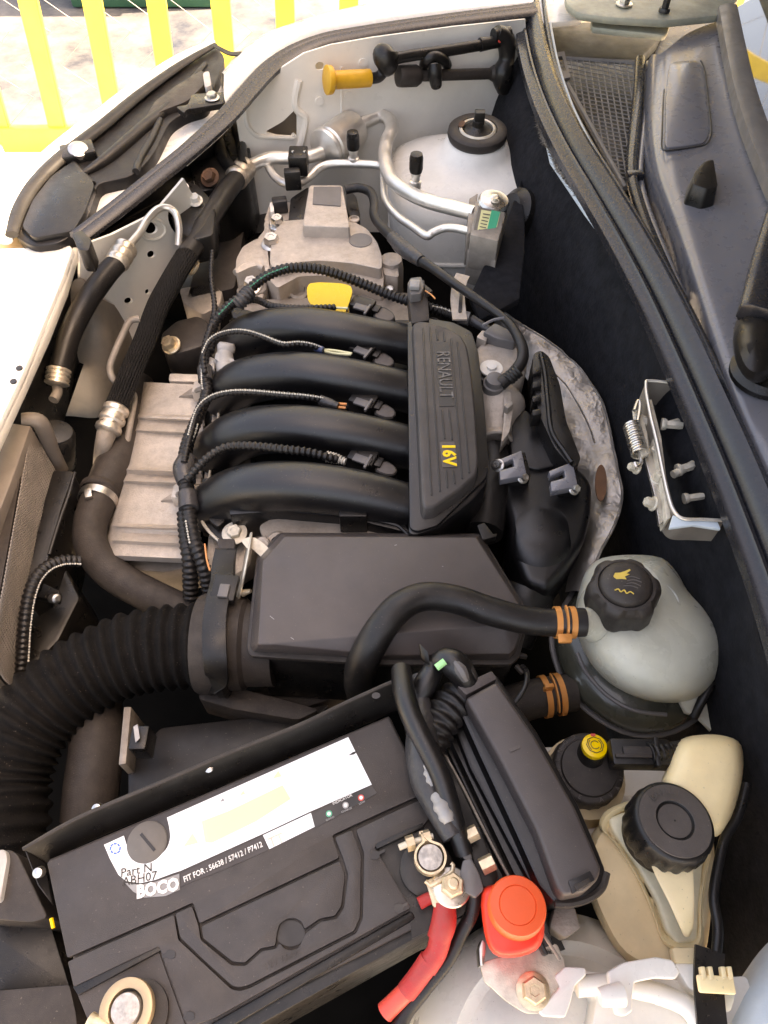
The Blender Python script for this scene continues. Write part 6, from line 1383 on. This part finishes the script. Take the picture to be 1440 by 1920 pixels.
part('split_edge', tube([W(*p) for p in ((345, 865, -.032), (355, 838, -.034), (366, 812, -.034), (371, 795, -.034))], .0013, 6, corr=(.006, .0022), k=10), 'slit', ml)
part('split_edge', tube([W(*p) for p in ((378, 690, -.030), (378, 715, -.030), (380, 730, -.034))], .0012, 6, corr=(.006, .0022), k=10), 'slit', ml)
part('split_edge', tube([W(*p) for p in ((348, 975, -.045), (352, 1000, -.048), (356, 1020, -.052))], .0012, 6, corr=(.006, .0022), k=10), 'slit', ml)
part('orange_wire', T3([(384, 1020), (388, 1050), (394, 1070)], .001, -.055, seg=6), 'orangew', ml)
w1 = thing('injector_wire_pairs', 'bare coloured wire ends entering the injector plugs', 'wiring', tuple(W(640, 700, -.03)))
for pts, m_ in ((((604, 656), (625, 657), (660, 663)), 'creamw'), (((604, 658), (630, 663), (658, 665)), 'creamw'), (((626, 577), (652, 578)), 'creamw'), (((632, 757), (650, 758)), 'orangew'), (((632, 763), (648, 765)), 'orangew')):
    part('wire', T3(list(pts), .0015, -.014, seg=8, smooth=len(pts) > 2), m_, w1)
part('taped_end', T3([(600, 750), (618, 756), (634, 762)], [.006, .0055, .004], -.012, seg=12), 'tape', w1)
part('taped_end', T3([(592, 652), (606, 657)], [.0045, .004], -.008, seg=12), mat('blue_tape', (.04, .06, .14), .4), w1)
part('frayed_end', T3([(612, 856), (630, 860), (648, 866)], [.0065, .006, .004], -.018, seg=12, corr=(.003, .0015)), 'slit', w1)
loom('radiator_wiring', [(150, 1052, -.085), (118, 1052, -.075), (90, 1062, -.068), (68, 1084, -.065), (54, 1120, -.068), (46, 1170, -.078), (42, 1230, -.095), (38, 1280, -.11)], .0070, 'corrugated wire with white split edge hanging beside the radiator', slit=(0, 8, (-.9, .4)), pitch=.0055, depth=.0014)
# breather cable from mount cover over to the throttle
bc_ = hose('breather_cable', [(648, 356, -.03), (672, 352, -.028), (694, 360, -.026), (702, 380, -.026), (702, 404, -.028), (716, 426, -.026), (742, 450, -.022), (770, 476, -.016), (810, 502, -.010), (855, 534, -.006), (905, 568, -.004), (950, 602, -.002), (975, 640, -.002), (980, 672, -.006), (962, 700, -.014), (938, 720, -.022)],
     [.0065, .0065, .0068, .0068, .0068, .0068, .0075, .0080, .0062, .0058, .0055, .0052, .0065, .0068, .0072, .0085], 'rubber', 'thin black hose sweeping from the silver cover past the engine to the throttle body')
part('taped_joint', tube([W(735, 444, -.020), W(760, 468, -.016), W(790, 490, -.012)], [.0085, .0105, .0080], 14), 'tape', bc_)
part('cable_tie', tube([W(905, 610, .004), W(925, 600, .006), W(945, 596, .006)], .0016, 8), 'cowl', bc_)
part('ribbed_end', tube([W(972, 694, -.008), W(952, 712, -.016)], .0085, 14, corr=(.004, .001)), 'plastic', bc_)
mp = thing('map_sensor', 'grey square pressure sensor plugged in above the engine cover end', 'sensor', tuple(W(782, 560, -.04)))
part('sensor_body', prism(PP(rpoly([(764, 532), (795, 524), (802, 560), (805, 600), (772, 606), (768, 570)], 3), -.006), .03), 'plasticd', mp, bevel=.002)
part('connector', prism(PP(rpoly([(764, 530), (770, 520), (790, 518), (796, 536), (790, 550), (770, 552)], 3), .006), .02), 'greypl', mp, bevel=.002)
part('pale_clip', box(W(778, 534, .010), .012, .014, .006, rot=-.1), 'greyconn', mp, bevel=.001)
part('side_tab', prism(PP([(794, 530), (806, 540), (812, 545), (800, 552)], .0), .006), 'plasticd', mp, bevel=.001)
part('brown_wire', T3([(797, 545), (808, 552), (816, 560)], .0009, .0, seg=6), 'orangew', mp)
dk = thing('dipstick_bracket', 'slotted grey metal strap standing behind the engine cover', 'bracket', tuple(W(865, 560, -.05)))
part('strap', sweep(PP([(862, 600), (858, 560), (862, 530), (868, 516)], -.02), [(-.009, -.0012), (-.009, .0012), (.009, .0012), (.009, -.0012)], 4), 'alu', dk)
part('slot', prism(PP(rpoly([(863, 536), (869, 536), (866, 585), (859, 585)], 3), -.0175), .001), 'print', dk)
part('bore', lathe(W(812, 606, -.02), (0, 0, 1), [(.010, -.02), (.010, 0), (.007, .002), (.006, -.004)], 20), 'rubberd', dk)
# cables between battery and fuse box
cb1 = hose('black_feed_cable', [(752, 1256, .02), (758, 1300, .030), (772, 1345, .034), (800, 1400, .034), (828, 1460, .030), (852, 1540, .020), (870, 1600, .010)], [.0085, .0090, .0085, .0080, .0078, .0075, .0070], 'manif', 'smooth black feed cable running down between battery and fuse box', 'cable')
cb2 = hose('taped_cable', [(786, 1270, .0), (790, 1330, .006), (792, 1400, .012), (800, 1460, .014), (815, 1500, .016), (835, 1540, .018), (850, 1570, .018)], [.007, .009, .0135, .0130, .0110, .0095, .008], 'tape', 'cloth taped cable bundle with pale worn tape above the positive terminal', 'cable')
part('worn_tape', tube([W(802, 1418, .024), W(808, 1450, .024), (W(812, 1476, .024))], [.0040, .0068, .0045], 10, corr=(.006, .001)), 'greyconn', cb2)
part('worn_tape', tube([W(818, 1488, .026), W(830, 1515, .027), W(842, 1542, .027)], [.0050, .0068, .0050], 10, corr=(.008, .0012)), 'greyconn', cb2)
cb3 = hose('fuse_box_conduit', [(872, 1300, -.005), (850, 1318, -.002), (830, 1345, .0), (815, 1375, .0), (808, 1410, -.002)], [.016, .017, .017, .016, .014], 'rubber', 'fat corrugated conduit between the fuse box and the battery', 'conduit', corr=(.0085, .003), k=12)
part('split_edge', tube([W(*p) for p in ((858, 1336, .004), (842, 1360, .004), (830, 1385, .004), (825, 1400, .002))], .0014, 6, corr=(.0065, .0024), k=12), 'slit', cb3)
cb4 = hose('plastic_wrapped_cable', [(820, 1245, .022), (835, 1238, .026), (855, 1248, .026), (872, 1272, .018), (885, 1300, .0)], [.008, .0105, .0120, .0108, .0095], 'manif', 'glossy plastic wrapped cable with bright green wire at the fuse box corner', 'cable')
part('wrap_fold', tube([W(850, 1238, .036), W(864, 1256, .034), W(874, 1276, .028)], [.002, .005, .003], 8), 'greypl', cb4)
part('wrap_fold', tube([W(862, 1236, .030), W(880, 1256, .028), W(890, 1276, .02)], [.002, .004, .003], 8), 'plasticd', cb4)
part('green_wire', tube([W(818, 1252, .040), W(834, 1240, .042)], .0030, 10), mat('bright_green_wire', (.35, .8, .35), .4, bump=0), cb4)
cb5 = hose('short_black_tube', [(815, 1250, .012), (802, 1275, .010), (785, 1305, .004), (778, 1325, -.004)], [.0085, .010, .0100, .008], 'manif', 'short glossy black tube leaning between two cables behind the battery', 'cable')
solo('black_cable_tail', prism([W(785, 1205, .03), W(803, 1222, .03), W(806, 1245, .024), W(790, 1235, .022)], .004), 'plastic', 'flat black cable tie tail pointing up at the airbox edge', 'cable tie', bevel=.001)
cb6 = hose('earth_strap_cable', [(890, 1670, .004), (885, 1710, -.002), (865, 1750, -.008), (840, 1800, -.014), (800, 1850, -.02), (760, 1900, -.028), (740, 1950, -.03)], [.0055, .005, .0050, .0050, .0052, .0055, .006], 'plastic', 'thin black cable curving beside the thick red cable', 'cable')
cb7 = hose('thin_loop_wire', [(965, 1318, .0), (984, 1290, .004), (988, 1262, .0), (980, 1250, -.02)], [.0022] * 4, 'plastic', 'thin wire loop between fuse box and airbox corner', 'wiring')
lft = hose('lower_left_hose', [(170, 1250, -.15), (178, 1320, -.13), (180, 1400, -.13), (172, 1480, -.14), (165, 1540, -.15)], [.024, .026, .026, .026, .025], 'rubberd', 'dusty vertical hose under the ribbed duct left of the battery')
brl = thing('carrier_rail', 'dark pressed steel carrier with pale strip below the ribbed duct', 'bracket', tuple(W(240, 1380, -.2)))
part('strip', prism(PP([(232, 1325), (246, 1325), (236, 1432), (222, 1434)], -.10), .05), 'alud', brl, bevel=.001)
part('clip', box(W(268, 1392, -.09), .016, .022, .03), 'plastic', brl, bevel=.002)
part('paper_shred', prism(PP([(250, 1362), (258, 1358), (262, 1384), (254, 1392)], -.07), .001), 'ltgrey', brl)
part('cross_panel', prism(PP(rpoly([(300, 1365), (520, 1340), (620, 1320), (560, 1380), (420, 1440), (240, 1500), (240, 1440)], 10), -.13), .05), 'rubber', brl, bevel=.006)
part('cross_panel', prism(PP(rpoly([(380, 1290), (450, 1290), (600, 1330), (560, 1350), (440, 1330), (370, 1310)], 10), -.11), .04), 'rubberd', brl, bevel=.008)
